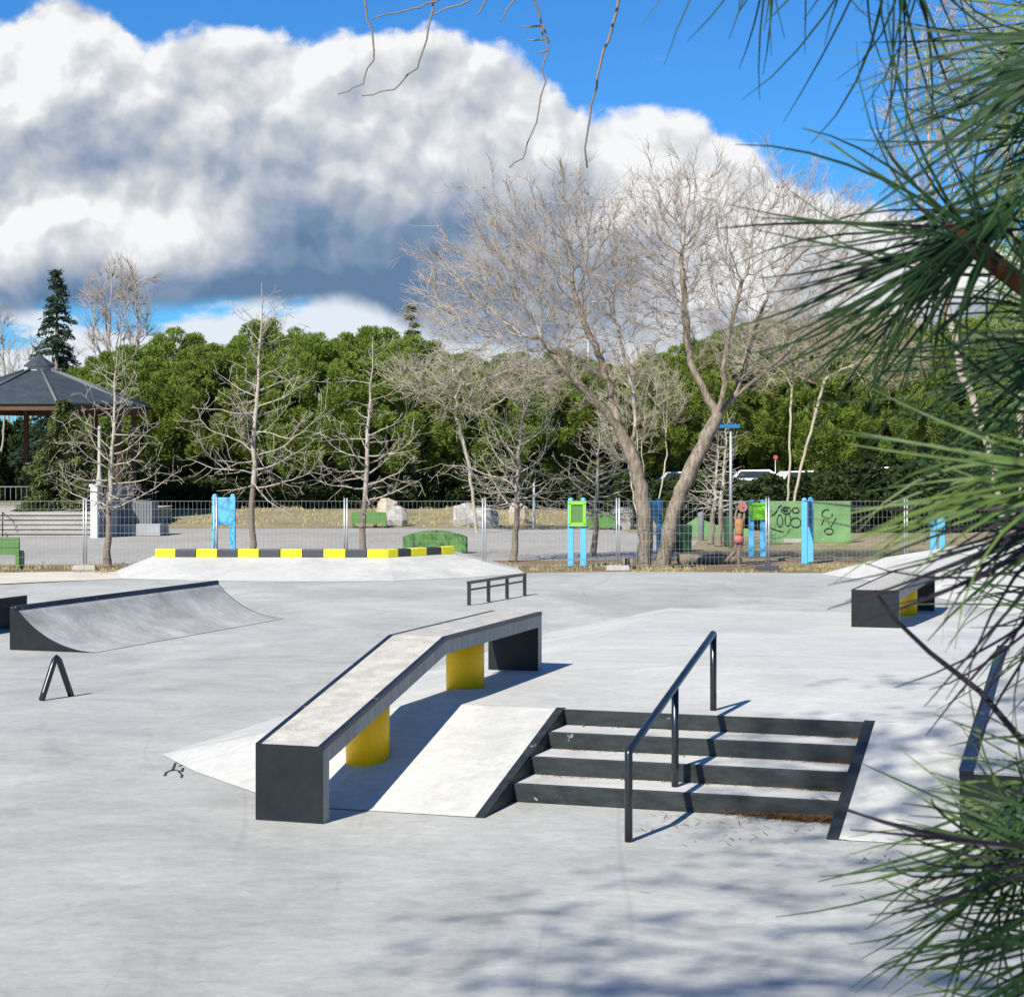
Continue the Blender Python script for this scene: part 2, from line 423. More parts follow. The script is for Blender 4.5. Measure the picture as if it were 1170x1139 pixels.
    # thin wisps to the right of the big cloud
    wsp = noi(vec(A, E * 1.4, 7.0), 1.3, 9, .6).ss(.60, .78) * gs(760, 120, 90, 40) * .8
    c = mix(wsp * front, c, tuple(v * k for v in (.75, .82, .9)))
    L.new(c, bg.inputs['Color'])

# light: sun from behind the camera's left shoulder
sx, sy = -.505, -.863
SUN_EL = math.radians(41); az = math.atan2(sx, sy)
SUN_ROT = az
build_world()
sl = bpy.data.lights.new('sun', 'SUN'); sl.energy = 4.6; sl.angle = math.radians(.53); sl.color = (1., .955, .88)
so = bpy.data.objects.new('sun', sl); COL.objects.link(so)
sd = Vector((sx * math.cos(SUN_EL), sy * math.cos(SUN_EL), math.sin(SUN_EL))).normalized()
so.rotation_euler = sd.to_track_quat('Z', 'Y').to_euler(); so.location = (0, 0, 30)

# ------------------------------------------------------------------ frame of the skate elements
YAW = .3109
U = Vector((math.cos(YAW), -math.sin(YAW), 0)); V = Vector((math.sin(YAW), math.cos(YAW), 0))
O = Vector((.0086, 14.792, 0))
def S(u, v, z=0.0, o=O): return o + U * u + V * v + Vector((0, 0, z))

# ------------------------------------------------------------------ ground sheets
def terr(x, y):
    if y < 70: return -.03
    t = min(1, (y - 78) / 20.) if y > 78 else 0
    z = -.03 + .62 * t * t * (3 - 2 * t) + max(0, y - 98) * .012
    if y > 78: z += .10 * t * mnoise.noise(Vector((x * .15, y * .3, 0)))
    if x > 0 and y > 110: z += min(6, (y - 110) * .05) * min(1, x / 30.)
    return z
def build_ground():
    xs = list(np.linspace(-400, -60, 10)) + list(np.linspace(-56, 56, 90)) + list(np.linspace(60, 400, 10))
    ys = list(np.linspace(-60, 70, 10)) + list(np.linspace(72, 140, 60)) + list(np.linspace(150, 900, 12))
    mb = MB(); nx = len(xs)
    vs = [(x, y, terr(x, y)) for y in ys for x in xs]
    fs = [(j * nx + i, j * nx + i + 1, (j + 1) * nx + i + 1, (j + 1) * nx + i) for j in range(len(ys) - 1) for i in range(nx - 1)]
    mb.add(vs, fs, True)
    tagp(mb.build('ground', M['ground']), 'dry brown ground sloping up under the far pines', kind='structure')
build_ground()
def sheet(name, poly, z, m, label, rough=0.0, seed=1, th=None):
    rnd = random.Random(seed)
    pts = []
    n = len(poly)
    for i in range(n):
        a = Vector((*poly[i], 0)); b = Vector((*poly[(i + 1) % n], 0))
        k = max(1, int((b - a).length / 1.0)) if rough else 1
        k = min(k, 60)
        for j in range(k):
            p = a.lerp(b, j / k)
            if rough and j: p += Vector((rnd.uniform(-rough, rough), rnd.uniform(-rough, rough), 0))
            pts.append((p.x, p.y))
    mb = MB()
    if th: mb.prism(pts, z - th, z)
    else: mb.add([(x, y, z) for x, y in pts], [tuple(range(len(pts)))])
    o = mb.build(name, m)
    return tagp(o, label, kind='structure')
def g2(px, py): p = gp(px, py); return (p.x, p.y)
sheet('paved_plaza', [(-45, 51.0), at(60, 50.5)[:2], at(560, 52.6)[:2], at(700, 53)[:2], at(765, 54)[:2], at(800, 66)[:2], at(700, 78)[:2], at(560, 84)[:2], at(380, 88)[:2], at(180, 92)[:2], (-45, 92)],
      -.020, M['plaza'], 'pale grey paved plaza beyond the wire fence', .12, 3)
sheet('mulch_strip', [(-40, 46.6), at(140, 46.2)[:2], at(420, 47.2)[:2], at(600, 46.4)[:2], at(960, 46.2)[:2], (22, 46.2), (22, 52.5), at(760, 52.8)[:2], at(560, 52.6)[:2], at(400, 51.4)[:2], at(60, 50.6)[:2], (-40, 50.8)],
      -.016, M['mulch'], 'strip of brown mulch along the foot of the fence', .16, 4)
sheet('sand_strip', [(-40, 41.5), at(0, 42.2)[:2], at(150, 44.4)[:2], at(420, 45.5)[:2], at(420, 47.3)[:2], at(180, 46.9)[:2], at(90, 47.2)[:2], at(0, 46.6)[:2], (-40, 46.9)],
      -.012, M['sand'], 'pale sandy strip between the concrete slab and the mulch', .10, 5)
sheet('skatepark_slab', [(-32, -12), (26, -12), (26, 47.3), at(905, 46.3)[:2], at(730, 47.0)[:2], at(600, 46.3)[:2], at(140, 44.0)[:2], at(0, 41.6)[:2], (-32, 39.5)],
      -.004, M['slab'], 'wide smooth grey concrete skatepark slab', th=.15)

# ------------------------------------------------------------------ funbox with stairs
R4 = [.1439, .1412, .1364, .1361]; T = .4911; W = 2.613; Z4 = sum(R4); BV = -.726; TV = 3 * T
def bankz(v): return max(0.0, min(Z4, Z4 * (v - BV) / (TV - BV)))
fb = thing('funbox', 'pale concrete funbox with banked sides and a four step stair', 'skate ramp', S(0, 0))
mb = MB()
e = .002
C = S(-1.39, TV, Z4); D = S(-1.39, 5.33, Z4)
def tri(*p): mb.add(p, [tuple(range(len(p)))])
LE = -.075
RE = W + .09
tri(S(-1.39, BV, e), S(LE, BV, e), S(LE, TV, Z4), C)
tri(S(-2.16, -.27, e), S(-1.39, BV, e), C)
tri(S(-3.1, .50, e), S(-2.16, -.27, e), C); tri(S(-3.85, 1.27, e), S(-3.1, .50, e), C)
tri(S(-3.95, 7, e), S(-3.85, 1.27, e), C, D)
tri(S(-3.3, 20, e), S(-4.0, 14.5, e), S(-3.95, 7, e), D)
tri(S(RE, BV, e), S(6.2, BV, e), S(6.2, TV, Z4), S(RE, TV, Z4))
tri(C, S(LE, TV, Z4), S(RE, TV, Z4), S(6.2, TV, Z4), S(6.2, 5.33, Z4), D)
tri(D, S(6.2, 5.33, Z4), S(8.6, 20, e), S(-3.3, 20, e))
tri(S(6.2, TV, Z4), S(6.2, BV, e), S(8.6, TV, e)); tri(S(6.2, 5.33, Z4), S(6.2, TV, Z4), S(8.6, TV, e), S(8.6, 20, e))
# hidden walls of the stair well
tri(S(LE, TV, Z4), S(LE, BV, 0), S(LE, TV, 0)); tri(S(RE, TV, Z4), S(RE, TV, 0), S(RE, BV, 0))
mb.build('bank_surface', M['light'], fb)
zc = 0
for i, r in enumerate(R4):
    b = MB(); v0 = i * T
    b.hexa([S(0, v0, zc), S(W, v0, zc), S(W, v0 + .05, zc), S(0, v0 + .05, zc), S(0, v0, zc + r), S(W, v0, zc + r), S(W, v0 + .05, zc + r - .001), S(0, v0 + .05, zc + r - .001)])
    b.build('riser', M['riser'], fb, bevel=.004)
    if i < 3:
        b = MB(); z1 = zc + r - .003
        b.hexa([S(0, v0 + .05, 0), S(W, v0 + .05, 0), S(W, v0 + T, 0), S(0, v0 + T, 0), S(0, v0 + .05, z1), S(W, v0 + .05, z1), S(W, v0 + T, z1), S(0, v0 + T, z1)])
        b.build('tread', M['light'], fb)
    zc += r
b = MB()   # landing strip behind the last riser is the deck itself: close the gap
for (a0, a1) in ((LE, 0.0), (W, RE)):
    b = MB()
    n = 8
    pts = [BV + (TV - BV) * k / n for k in range(n + 1)]
    for k in range(n):
        va, vb = pts[k], pts[k + 1]
        za, zb = bankz(va) + .006, bankz(vb) + .006
        b.hexa([S(a0, va, 0), S(a1, va, 0), S(a1, vb, 0), S(a0, vb, 0), S(a0, va, za), S(a1, va, za), S(a1, vb, zb), S(a0, vb, zb)])
    b.hexa([S(a0, TV, 0), S(a1, TV, 0), S(a1, TV + .05, 0), S(a0, TV + .05, 0), S(a0, TV, Z4 + .006), S(a1, TV, Z4 + .006), S(a1, TV + .05, Z4 + .006), S(a0, TV + .05, Z4 + .006)])
    b.build('stringer', M['riser'], fb)
# joint line across the deck
b = MB(); b.hexa([S(-1.2, 5.30, Z4), S(6.2, 5.30, Z4), S(6.2, 5.325, Z4), S(-1.2, 5.325, Z4), S(-1.2, 5.30, Z4 + .002), S(6.2, 5.30, Z4 + .002), S(6.2, 5.325, Z4 + .002), S(-1.2, 5.325, Z4 + .002)])
b.build('joint_line', M['slab'], fb)

# pine litter on the right end of the first stair
rnd = random.Random(5)
lv = []
zst = [0, R4[0], R4[0] + R4[1], R4[0] + R4[1] + R4[2]]
for i in range(1500):
    u = W - abs(rnd.gauss(0, .34)) - .02; v = -abs(rnd.gauss(0, .06)) - .01
    k_ = 0
    if i > 950: k_ = rnd.choice((1, 1, 2, 3)); v = k_ * T - abs(rnd.gauss(0, .03)) - .01; u = rnd.uniform(.1, W - .02) if rnd.random() < .4 else W - abs(rnd.gauss(0, .2)) - .02
    if i > 1350: k_ = 0; u = rnd.uniform(1.2, 3.4); v = -abs(rnd.gauss(.3, .9)) - .7 if u > W else -abs(rnd.gauss(0, .8)) - .05
    p = S(u, v, zst[k_] + .004 + rnd.random() * (.03 if i < 950 else .004)); a = rnd.uniform(0, 6.28); l = rnd.uniform(.02, .05)
    d = Vector((math.cos(a), math.sin(a), rnd.uniform(-.2, .3))) * l; s_ = Vector((-math.sin(a), math.cos(a), 0)) * .003
    lv.append([p - d - s_, p + d - s_, p + d + s_, p - d + s_])
o = quads_mesh('pine_litter', [[tuple(q) for q in f] for f in lv], M['debris'])
tagp(o, 'brown fallen pine needles drifted against the right end of the lowest step', 'needle litter', kind='stuff')

# ------------------------------------------------------------------ ledges
def ledge(name, label, o, u0, w, prof, basef, cols, sidem, group=None, th=.155, leg=.12):
    """prof: [(v, top z)] near to far"""
    P = lambda u, v, z: S(u0 + u, v, z, o)
    t = thing(name, label, 'skate ledge', P(w / 2, prof[0][0], 0), group=group)
    def zt(v):
        for (a, za), (b_, zb) in zip(prof, prof[1:]):
            if v <= b_ + 1e-6: return za + (zb - za) * (v - a) / (b_ - a)
        return prof[-1][1]
    v0, v1 = prof[0][0], prof[-1][0]
    vs = [v0 + leg] + [v for v, z in prof[1:-1]] + [v1 - leg]
    b = MB()      # the beam
    ring = []
    for v in vs: ring.append([P(0, v, zt(v) - th), P(w, v, zt(v) - th), P(w, v, zt(v) - .012), P(0, v, zt(v) - .012)])
    vv = [p for r in ring for p in r]; ff = []
    for i in range(len(ring) - 1):
        for j in range(4): ff.append((i * 4 + j, i * 4 + (j + 1) % 4, (i + 1) * 4 + (j + 1) % 4, (i + 1) * 4 + j))
    b.add(vv, ff); b.build('beam', sidem, t)
    for va, vb in ((v0, v0 + leg), (v1 - leg, v1)):
        b = MB(); bz = min(basef(va), basef(vb)) - .01
        b.hexa([P(0, va, bz), P(w, va, bz), P(w, vb, bz), P(0, vb, bz), P(0, va, zt(va) - .012), P(w, va, zt(va) - .012), P(w, vb, zt(vb) - .012), P(0, vb, zt(vb) - .012)])
        b.build('leg', sidem, t)
    b = MB()
    b.hexa([P(-.003, v0 - .006, basef(v0)), P(w + .003, v0 - .006, basef(v0)), P(w + .003, v0 - .0005, basef(v0)), P(-.003, v0 - .0005, basef(v0)),
            P(-.003, v0 - .006, zt(v0) - .002), P(w + .003, v0 - .006, zt(v0) - .002), P(w + .003, v0 - .0005, zt(v0) - .002), P(-.003, v0 - .0005, zt(v0) - .002)])
    b.build('end_plate', M['black'], t)
    b = MB(); vi = v1 - leg
    b.hexa([P(.004, vi - .004, basef(vi)), P(w - .004, vi - .004, basef(vi)), P(w - .004, vi - .0005, basef(vi)), P(.004, vi - .0005, basef(vi)),
            P(.004, vi - .004, zt(vi) - th), P(w - .004, vi - .004, zt(vi) - th), P(w - .004, vi - .0005, zt(vi) - th), P(.004, vi - .0005, zt(vi) - th)])
    b.build('inner_plate', M['black'], t)
    vs = [v for v, z in prof]
    def strip(ua, ub, zo, zi, nm, m):
        b = MB(); vv = []; ff = []
        for v in vs: vv += [P(ua, v, zt(v) + zi), P(ub, v, zt(v) + zi), P(ub, v, zt(v) + zo), P(ua, v, zt(v) + zo)]
        for i in range(len(vs) - 1):
            for j in range(4): ff.append((i * 4 + j, i * 4 + (j + 1) % 4, (i + 1) * 4 + (j + 1) % 4, (i + 1) * 4 + j))
        n = 4 * (len(vs) - 1); ff += [(3, 2, 1, 0), (n, n + 1, n + 2, n + 3)]
        b.add(vv, ff); b.build(nm, m, t)
    strip(-.004, .040, 0.0, -.035, 'coping', M['coping'])
    strip(w - .040, w + .004, 0.0, -.035, 'coping', M['coping'])
    strip(.041, w - .041, -.0025, -.0115, 'top_surface', M['top'])
    for v in cols:
        c = P(w / 2, v, 0); b = MB(); r = .185
        b.lathe((c.x, c.y, 0), [(r, basef(v) - .06), (r, zt(v) - th + .05)], 40); 
        b.build('column', M['yellow'], t)
    return t
lg = ledge('kinked_ledge', 'long kinked ledge on two fat yellow columns beside the stairs', O, -1.640, .5535,
           [(-1.313, .582), (1.435, 1.168), (4.373, 1.168)], bankz, [.249, 2.73], M['side'])
def rampz(v): return Z4 * max(0, min(1, (20 - v) / 14.67))
pr = gp(973, 714, .236); rel = pr - O
u_r = rel.dot(U); v_r = rel.dot(V)
kk = (1036 - 585) / F; uu = u_r + .36; v_col = (kk * (O.y + U.y * uu) - (O.x + U.x * uu)) / (V.x - kk * V.y)
ledge('flat_ledge', 'flat ledge with one yellow column seen through the pine needles at right', O, u_r, .72,
      [(v_r, rampz(v_r) + .58), (v_r + 3.2, rampz(v_r) + .56), (v_r + 6.4, rampz(v_r) + .54)], rampz, [v_col], M['side'])
pe = at(31, 30.5); rel = pe - O; u_l = rel.dot(U) - .6; v_l = rel.dot(V)
ledge('flat_ledge', 'black flat ledge cut by the left picture edge behind the quarter pipe', O, u_l, .6,
      [(v_l - 3.2, .55), (v_l - 1.5, .55), (v_l, .55)], lambda v: 0.0, [v_l - 1.6], M['black'])

# wide sloping ledge at the right edge
def wedge():
    u0, w, va, vb, za, zb = 3.53, 1.7, -.41, 4.67, .50, .927
    t = thing('sloping_ledge', 'wide sloping ledge with dark steel edge at the right picture edge', 'skate ledge', S(u0, va, 0))
    b = MB(); b.hexa([S(u0, va, 0), S(u0 + w, va, 0), S(u0 + w, vb, 0), S(u0, vb, 0), S(u0, va, za - .01), S(u0 + w, va, za - .01), S(u0 + w, vb, zb - .01), S(u0, vb, zb - .01)])
    b.build('body', M['black'], t)
    for a, c in ((0, .10), (w - .10, w)):
        b = MB(); b.hexa([S(u0 + a - .003, va, za - .06), S(u0 + c + .003, va, za - .06), S(u0 + c + .003, vb, zb - .06), S(u0 + a - .003, vb, zb - .06), S(u0 + a - .003, va, za), S(u0 + c + .003, va, za), S(u0 + c + .003, vb, zb), S(u0 + a - .003, vb, zb)])
        b.build('coping', M['coping'], t)
    b = MB(); b.hexa([S(u0 + .1, va, za - .03), S(u0 + w - .1, va, za - .03), S(u0 + w - .1, vb, zb - .03), S(u0 + .1, vb, zb - .03), S(u0 + .1, va, za - .003), S(u0 + w - .1, va, za - .003), S(u0 + w - .1, vb, zb - .003), S(u0 + .1, vb, zb - .003)])
    b.build('top_surface', M['qp'], t)  # darker concrete puts the pine shade into the colour of this top
wedge()

# ------------------------------------------------------------------ handrail on the stairs
def handrail():
    hu = 1.271; v1, v2, v3 = -1.2425, .268, 1.779
    t = thing('handrail', 'black steel handrail on three posts running down the stairs', 'handrail', S(hu, v1, 0))
    r = .029; z1 = .645; z3 = Z4 + .675
    b = MB()
    dv = (v3 - v1)
    b.tube([S(hu, v1, 0), S(hu, v1, z1 - .02), S(hu, v1 + .008, z1 - .006), S(hu, v1 + .03, z1 + .006)] + [S(hu, v1 + dv * k / 6, z1 + (z3 - z1) * k / 6) for k in range(1, 6)] + [S(hu, v3 - .02, z3 - .003), S(hu, v3 + .012, z3 - .008), S(hu, v3 + .02, z3 - .03)], r, 12)
    b.build('rail', M['steel'], t)
    for v, zb in ((v2, R4[0] - .003), (v3, Z4)):
        b = MB(); zt = z1 + (z3 - z1) * (v - v1) / dv - .01
        b.tube([S(hu, v, zb), S(hu, v, zt)], r, 12); b.build('post', M['steel'], t)
handrail()

# ------------------------------------------------------------------ quarter pipe
def quarter():
    ya = .325; u_ = Vector((math.cos(ya), -math.sin(ya), 0)); v_ = Vector((math.sin(ya), math.cos(ya), 0))
    q = gp(12, 742); w = 1.42; Lq = 6.25; hq = .60; dk = .11
    P = lambda a, b_, z: q + u_ * a + v_ * b_ + Vector((0, 0, z))
    t = thing('quarter_pipe', 'low curved quarter pipe with black side panel and coping', 'skate ramp', q)
    n = 18; R = ((w - dk) ** 2 + hq ** 2) / (2 * hq)
    prof = [(0, hq), (dk, hq)] + [(dk + (w - dk) * k / n, R - math.sqrt(max(0, R * R - ((w - dk) * (1 - k / n)) ** 2))) for k in range(1, n + 1)]
    prof[-1] = (w, .003)
    b = MB(); vs = [P(a, 0, z) for a, z in prof] + [P(a, Lq, z) for a, z in prof]; m = len(prof)
    b.add(vs, [(i, i + 1, m + i + 1, m + i) for i in range(m - 1)], True); b.build('riding_surface', M['qp'], t)
    for b0, b1 in ((-.012, 0.0), (Lq, Lq + .012)):
        b = MB(); pp = [(0, 0)] + prof
        n2 = len(pp)
        vs = [P(a, b0, z + .006 if z > 0 else 0) for a, z in pp] + [P(a, b1, z + .006 if z > 0 else 0) for a, z in pp]
        b.add(vs, [tuple(range(n2)), tuple(range(2 * n2 - 1, n2 - 1, -1))] + [(i, (i + 1) % n2, n2 + (i + 1) % n2, n2 + i) for i in range(n2)])
        b.build('side_panel', M['black'], t)
    b = MB(); b.hexa([P(-.012, 0, 0), P(0, 0, 0), P(0, Lq, 0), P(-.012, Lq, 0), P(-.012, 0, hq), P(0, 0, hq), P(0, Lq, hq), P(-.012, Lq, hq)]); b.build('back_panel', M['black'], t)
    b = MB(); b.tube([P(dk - .02, -.02, hq + .012), P(dk - .02, Lq + .02, hq + .012)], .038, 10)
    b.hexa([P(-.01, -.01, hq + .002), P(dk - .02, -.01, hq + .002), P(dk - .02, Lq, hq + .002), P(-.01, Lq, hq + .002), P(-.01, -.01, hq + .03), P(dk - .02, -.01, hq + .03), P(dk - .02, Lq, hq + .03), P(-.01, Lq, hq + .03)])
    b.build('coping', M['coping'], t)
quarter()

# ------------------------------------------------------------------ A-shaped pole
a, c = gp(47.5, 800), gp(81.5, 795)
mid = (a + c) / 2; ap = mid + Vector((0, 0, .50))
mb = MB(); pts = [a]
for k in range(1, 12):
    s_ = k / 12.; e_ = 1 - abs(2 * s_ - 1); p = a.lerp(c, s_)
    z = .52 * e_ - (.05 if k == 6 else 0.0)
    pts.append(Vector((p.x, p.y, z)))
pts.append(c)
mb.tube(pts, .037, 12)
o = mb.build('bent_pipe', M['steel']); tagp(o, 'black pipe bent into a narrow upside down V on the slab', 'skate rail')

# ------------------------------------------------------------------ low four-post grind rail
def grind():
    ps = [gp(536, 691.3), gp(558, 687.6), gp(579, 683.8), gp(599.5, 680)]
    a, c = ps[0], ps[3]
    t = thing('grind_rail', 'low black double bar rail on four posts behind the kinked ledge', 'skate rail', a)
    for k in range(4):
        p = a.lerp(c, k / 3); mb = MB(); mb.box((p.x, p.y, .205), (.06, .06, .41), -YAW); mb.build('post', M['steel'], t)
    d = (c - a); L_ = d.length + .06; ang = math.atan2(d.y, d.x); m = (a + c) / 2
    for z, th in ((.436, .05), (.295, .035)):
        mb = MB(); mb.box((m.x, m.y, z), (L_, .07 if z > .4 else .05, th), ang); mb.build('bar', M['steel'], t)
grind()

# ------------------------------------------------------------------ far bank with striped kerb
def far_bank():
    K1 = at(177, 46.2); K2 = at(442, 46.0); K3 = at(520, 48.0); zb = .40
    t = thing('concrete_bank', 'long pale bank topped by the yellow and black kerb', 'skate ramp', at(300, 45))
    z = Vector((0, 0, zb)); mb = MB(); e = Vector((0, 0, .002))
    T = [gp(140, 661), gp(230, 663.5), gp(330, 664.5), gp(450, 664), gp(540, 659.5), gp(600, 655)]
    bk = [at(140, 46.9) + Vector((-.2, 0, 0)), at(177, 47.1), at(448, 47.0), at(520, 49.4), at(590, 48.8)]
    vs = [T[0] + e, T[1] + e, T[2] + e, T[3] + e, T[4] + e, T[5] + e, K1 + z, K2 + z, K3 + z, bk[1] + z, bk[2] + z, bk[3] + z, bk[0] + e, bk[4] + e,
          bk[1] + e * 0, bk[2] + e * 0, bk[3] + e * 0]
    mb.add(vs, [(0, 1, 6), (1, 2, 7, 6), (2, 3, 7), (3, 4, 8, 7), (4, 5, 8), (6, 7, 10, 9), (7, 8, 11, 10), (0, 6, 9, 12), (8, 5, 13, 11), (9, 10, 15, 14), (10, 11, 16, 15), (12, 9, 14), (11, 13, 16)])
    mb.build('bank_surface', M['light'], t)
    k = thing('striped_kerb', 'yellow and black striped kerb along the top of the far bank', 'kerb', K1 + z)
    def seg(a, c, xs, cols):
        d = (c - a); n = Vector((-d.y, d.x, 0)).normalized()
        for (s0, s1), cc in zip(zip(xs, xs[1:]), cols):
            p = a.lerp(c, s0); q = a.lerp(c, s1); dd = (q - p).normalized() * .006; p += dd; q -= dd
            h = .20; mb = MB(); off = n * .24; zz = Vector((0, 0, zb + .001)); zt = Vector((0, 0, zb + h))
            mb.hexa([p + zz, q + zz, q + off + zz, p + off + zz, p + zt, q + zt, q + off + zt, p + off + zt])
            mb.build('kerb_block', M['yel2'] if cc == 'Y' else M['ydark'], k, bevel=.015)
    b1 = [177, 200.6, 224, 248.4, 271.7, 296, 320.6, 345.4, 369.5, 395, 419.5, 442]
    seg(K1, K2, [(x - 177) / 265. for x in b1], 'YBYBYBYBYBY')
    b2 = [442.5, 454.5, 469, 487, 504, 520]
    seg(K2 + Vector((.02, 0, 0)), K3, [(x - 442.5) / 77.5 for x in b2], 'YBYBY')
far_bank()
def right_bank():
    t = thing('concrete_bank', 'white sunlit bank rising behind the right flat ledge', 'skate ramp', at(1050, 42))
    T = [gp(940, 656.5), gp(1000, 664), gp(1080, 685), gp(1200, 712)]
    Rg = [gp(940, 655), at(1010, 46.0, zat(637, 46.0)), at(1090, 46.2, zat(624, 46.2)), at(1230, 46.5, zat(606, 46.5))]
    Bk = [gp(942, 654.5), at(1010, 47.6), at(1090, 48), at(1230, 48.3)]
    T = [p + Vector((0, 0, .002)) for p in T]
    mb = MB(); mb.add(T + Rg + Bk, [(i, i + 1, 5 + i, 4 + i) for i in range(3)] + [(4 + i, 5 + i, 9 + i, 8 + i) for i in range(3)] + [(3, 11, 7)])
    mb.build('bank_surface', M['light'], t)
right_bank()

# black marker tag on the slab left of the ledge
c0 = gp(200, 879); mb = MB()
def stroke(pp, w=.0065):
    for a, b_ in zip(pp, pp[1:]):
        A_ = gp(*a); B_ = gp(*b_); d = (B_ - A_).normalized(); n = Vector((-d.y, d.x, 0)) * w * (1.6)
        mb.add([A_ - n, B_ - n, B_ + n, A_ + n], [(0, 1, 2, 3)])
stroke([(188, 886), (190, 882), (198, 879), (208, 881), (209, 877)]); stroke([(197, 880), (199, 875), (200, 871.5), (211, 871), (210, 873), (204, 875)]); stroke([(204, 881), (208, 885), (207, 888)])
for i, v in enumerate(mb.v): mb.v[i] = (v[0], v[1], .001)
o = mb.build('scribbled_tag', M['mark']); tagp(o, 'small black scribbled tag on the slab left of the kinked ledge', 'graffiti')

# ------------------------------------------------------------------ temporary fence
FY = 47.65
def panel(pa, pb, label):
    a = at(pa, FY); c = at(pb, FY); a.x += .035; c.x -= .035
    t = thing('wire_fence', label, 'fence panel', a, group='wire fence panels behind the skatepark')
    for p in (a, c):
        mb = MB(); mb.tube([(p.x, p.y, 0), (p.x, p.y, 1.86)], .022, 8); mb.build('post', M['galv'], t)
    mb = MB(); n = int((c.x - a.x) / .11)
    for i in range(1, n):
        x = a.x + (c.x - a.x) * i / n; mb.tube([(x, a.y, .12), (x, a.y, 1.78)], .0032, 3, cap=False)
    for j in range(9):
        z = .12 + j * 1.66 / 8; mb.tube([(a.x, a.y - .005, z), (c.x, a.y - .005, z)], .0036 if j % 4 else .006, 3, cap=False)
    mb.build('wire_mesh', M['wire'], t)
px_ = [-60, 97, 246, 395, 553, 706, 877, 1035, 1190]
labs = ['wire fence panel cut by the left picture edge beside the green bench', 'wire fence panel left of the blue posts, in front of the leftmost plane tree', 'wire fence panel behind the left half of the striped kerb',
        'wire fence panel behind the curved green bench', 'wire fence panel between the second green bench and the lime play board', 'wire fence panel behind the two thick trunks', 'wire fence panel in front of the green graffiti wall', 'wire fence panel half hidden by pine needles at right']
for i in range(8): panel(px_[i], px_[i + 1], labs[i])
for p, l in ((97, 'concrete fence foot on the mulch at the leftmost posts'), (706, 'concrete fence foot beside the lime play board'), (877, 'concrete fence foot in front of the graffiti wall')):
    c = at(p, FY); mb = MB(); mb.box((c.x, c.y - .02, .05), (.62, .22, .13), 0, .9)
    for dx in (-.05, .05): mb.lathe((c.x + dx, c.y, .115), [(.034, 0), (.034, .03)], 10)
    o = mb.build('fence_foot', M['stone'] if p != 877 else M['ydark'], bevel=.02); tagp(o, l, 'fence foot')

# ------------------------------------------------------------------ play boards
def board(px0, px1, Y, ztop, zp0, label, pm, fm, inset=True, depth=0.0, group=None, postw=.16):
    a = at(px0, Y); c = at(px1, Y + depth)
    t = thing('play_board', label, 'play board', (a + c) / 2, group=group)
    for p in (a, c):
        mb = MB(); mb.box((p.x, p.y, (ztop - .04) / 2), (postw, .14, ztop - .04)); mb.lathe((p.x, p.y, ztop - .04), [(postw * .48, 0), (postw * .40, .05), (postw * .15, .08)], 12)
        mb.build('post', pm, t, bevel=.02)
    d = c - a; ang = math.atan2(d.y, d.x); m = (a + c) / 2; L_ = d.length; hp = ztop - .06 - zp0
    mb = MB(); mb.box((m.x, m.y, zp0 + hp / 2), (L_ - postw * .4, .06, hp), ang)
    if inset:
        q = m + Vector((math.sin(ang), -math.cos(ang), 0)) * .075
        mb = MB(); mb.box((q.x, q.y, zp0 + hp / 2), (L_ + postw * .8, .04, hp), ang)
    p1 = mb.build('panel', fm, t, bevel=.015)
    if inset:
        n = Vector((math.sin(ang), -math.cos(ang), 0)) * .036
        mb = MB(); w2 = (L_ + postw * .3) / 2; hz = hp
        for sx_, sz_, ww, hh in ((0, hp - .04, L_ + postw * .9, .09), (0, .04, L_ + postw * .9, .09)):
            q = m + n * 3.0; mb.box((q.x, q.y, zp0 + sz_), (ww, .05, hh), ang)
        for s_ in (-1, 1):
            q = m + n * 3.0 + (d.normalized() * s_ * w2); mb.box((q.x, q.y, zp0 + hp / 2), (.08, .05, hp - .09), ang)
        mb.build('frame', M['lime'], t, bevel=.01)
board(245.5, 266, 52, 1.86, 1.02, 'light blue play board on two posts behind the striped kerb', M['blue'], M['blue'], False)
board(652, 666.5, 49.3, 1.80, 1.08, 'lime framed play board on blue legs left of the thick trunks', M['blue'], M['green'])
board(858.5, 871.5, 54.5, 1.66, 1.10, 'lime framed play board on blue legs beside the painted figure', M['blue'], M['lime'])
board(919, 926, 50.4, 1.78, 1.0, 'turquoise blue play posts in front of the graffiti wall', M['blue'], M['dblue'], False, depth=1.0)
board(743, 753, 57, 1.66, 1.0, 'deep blue play board seen between the two thick trunks', M['dblue'], M['dblue'], False)
board(1066, 1076, 52, 1.3, .78, 'blue play board glimpsed through the pine needles at far right', M['blue'], M['blue'], False)

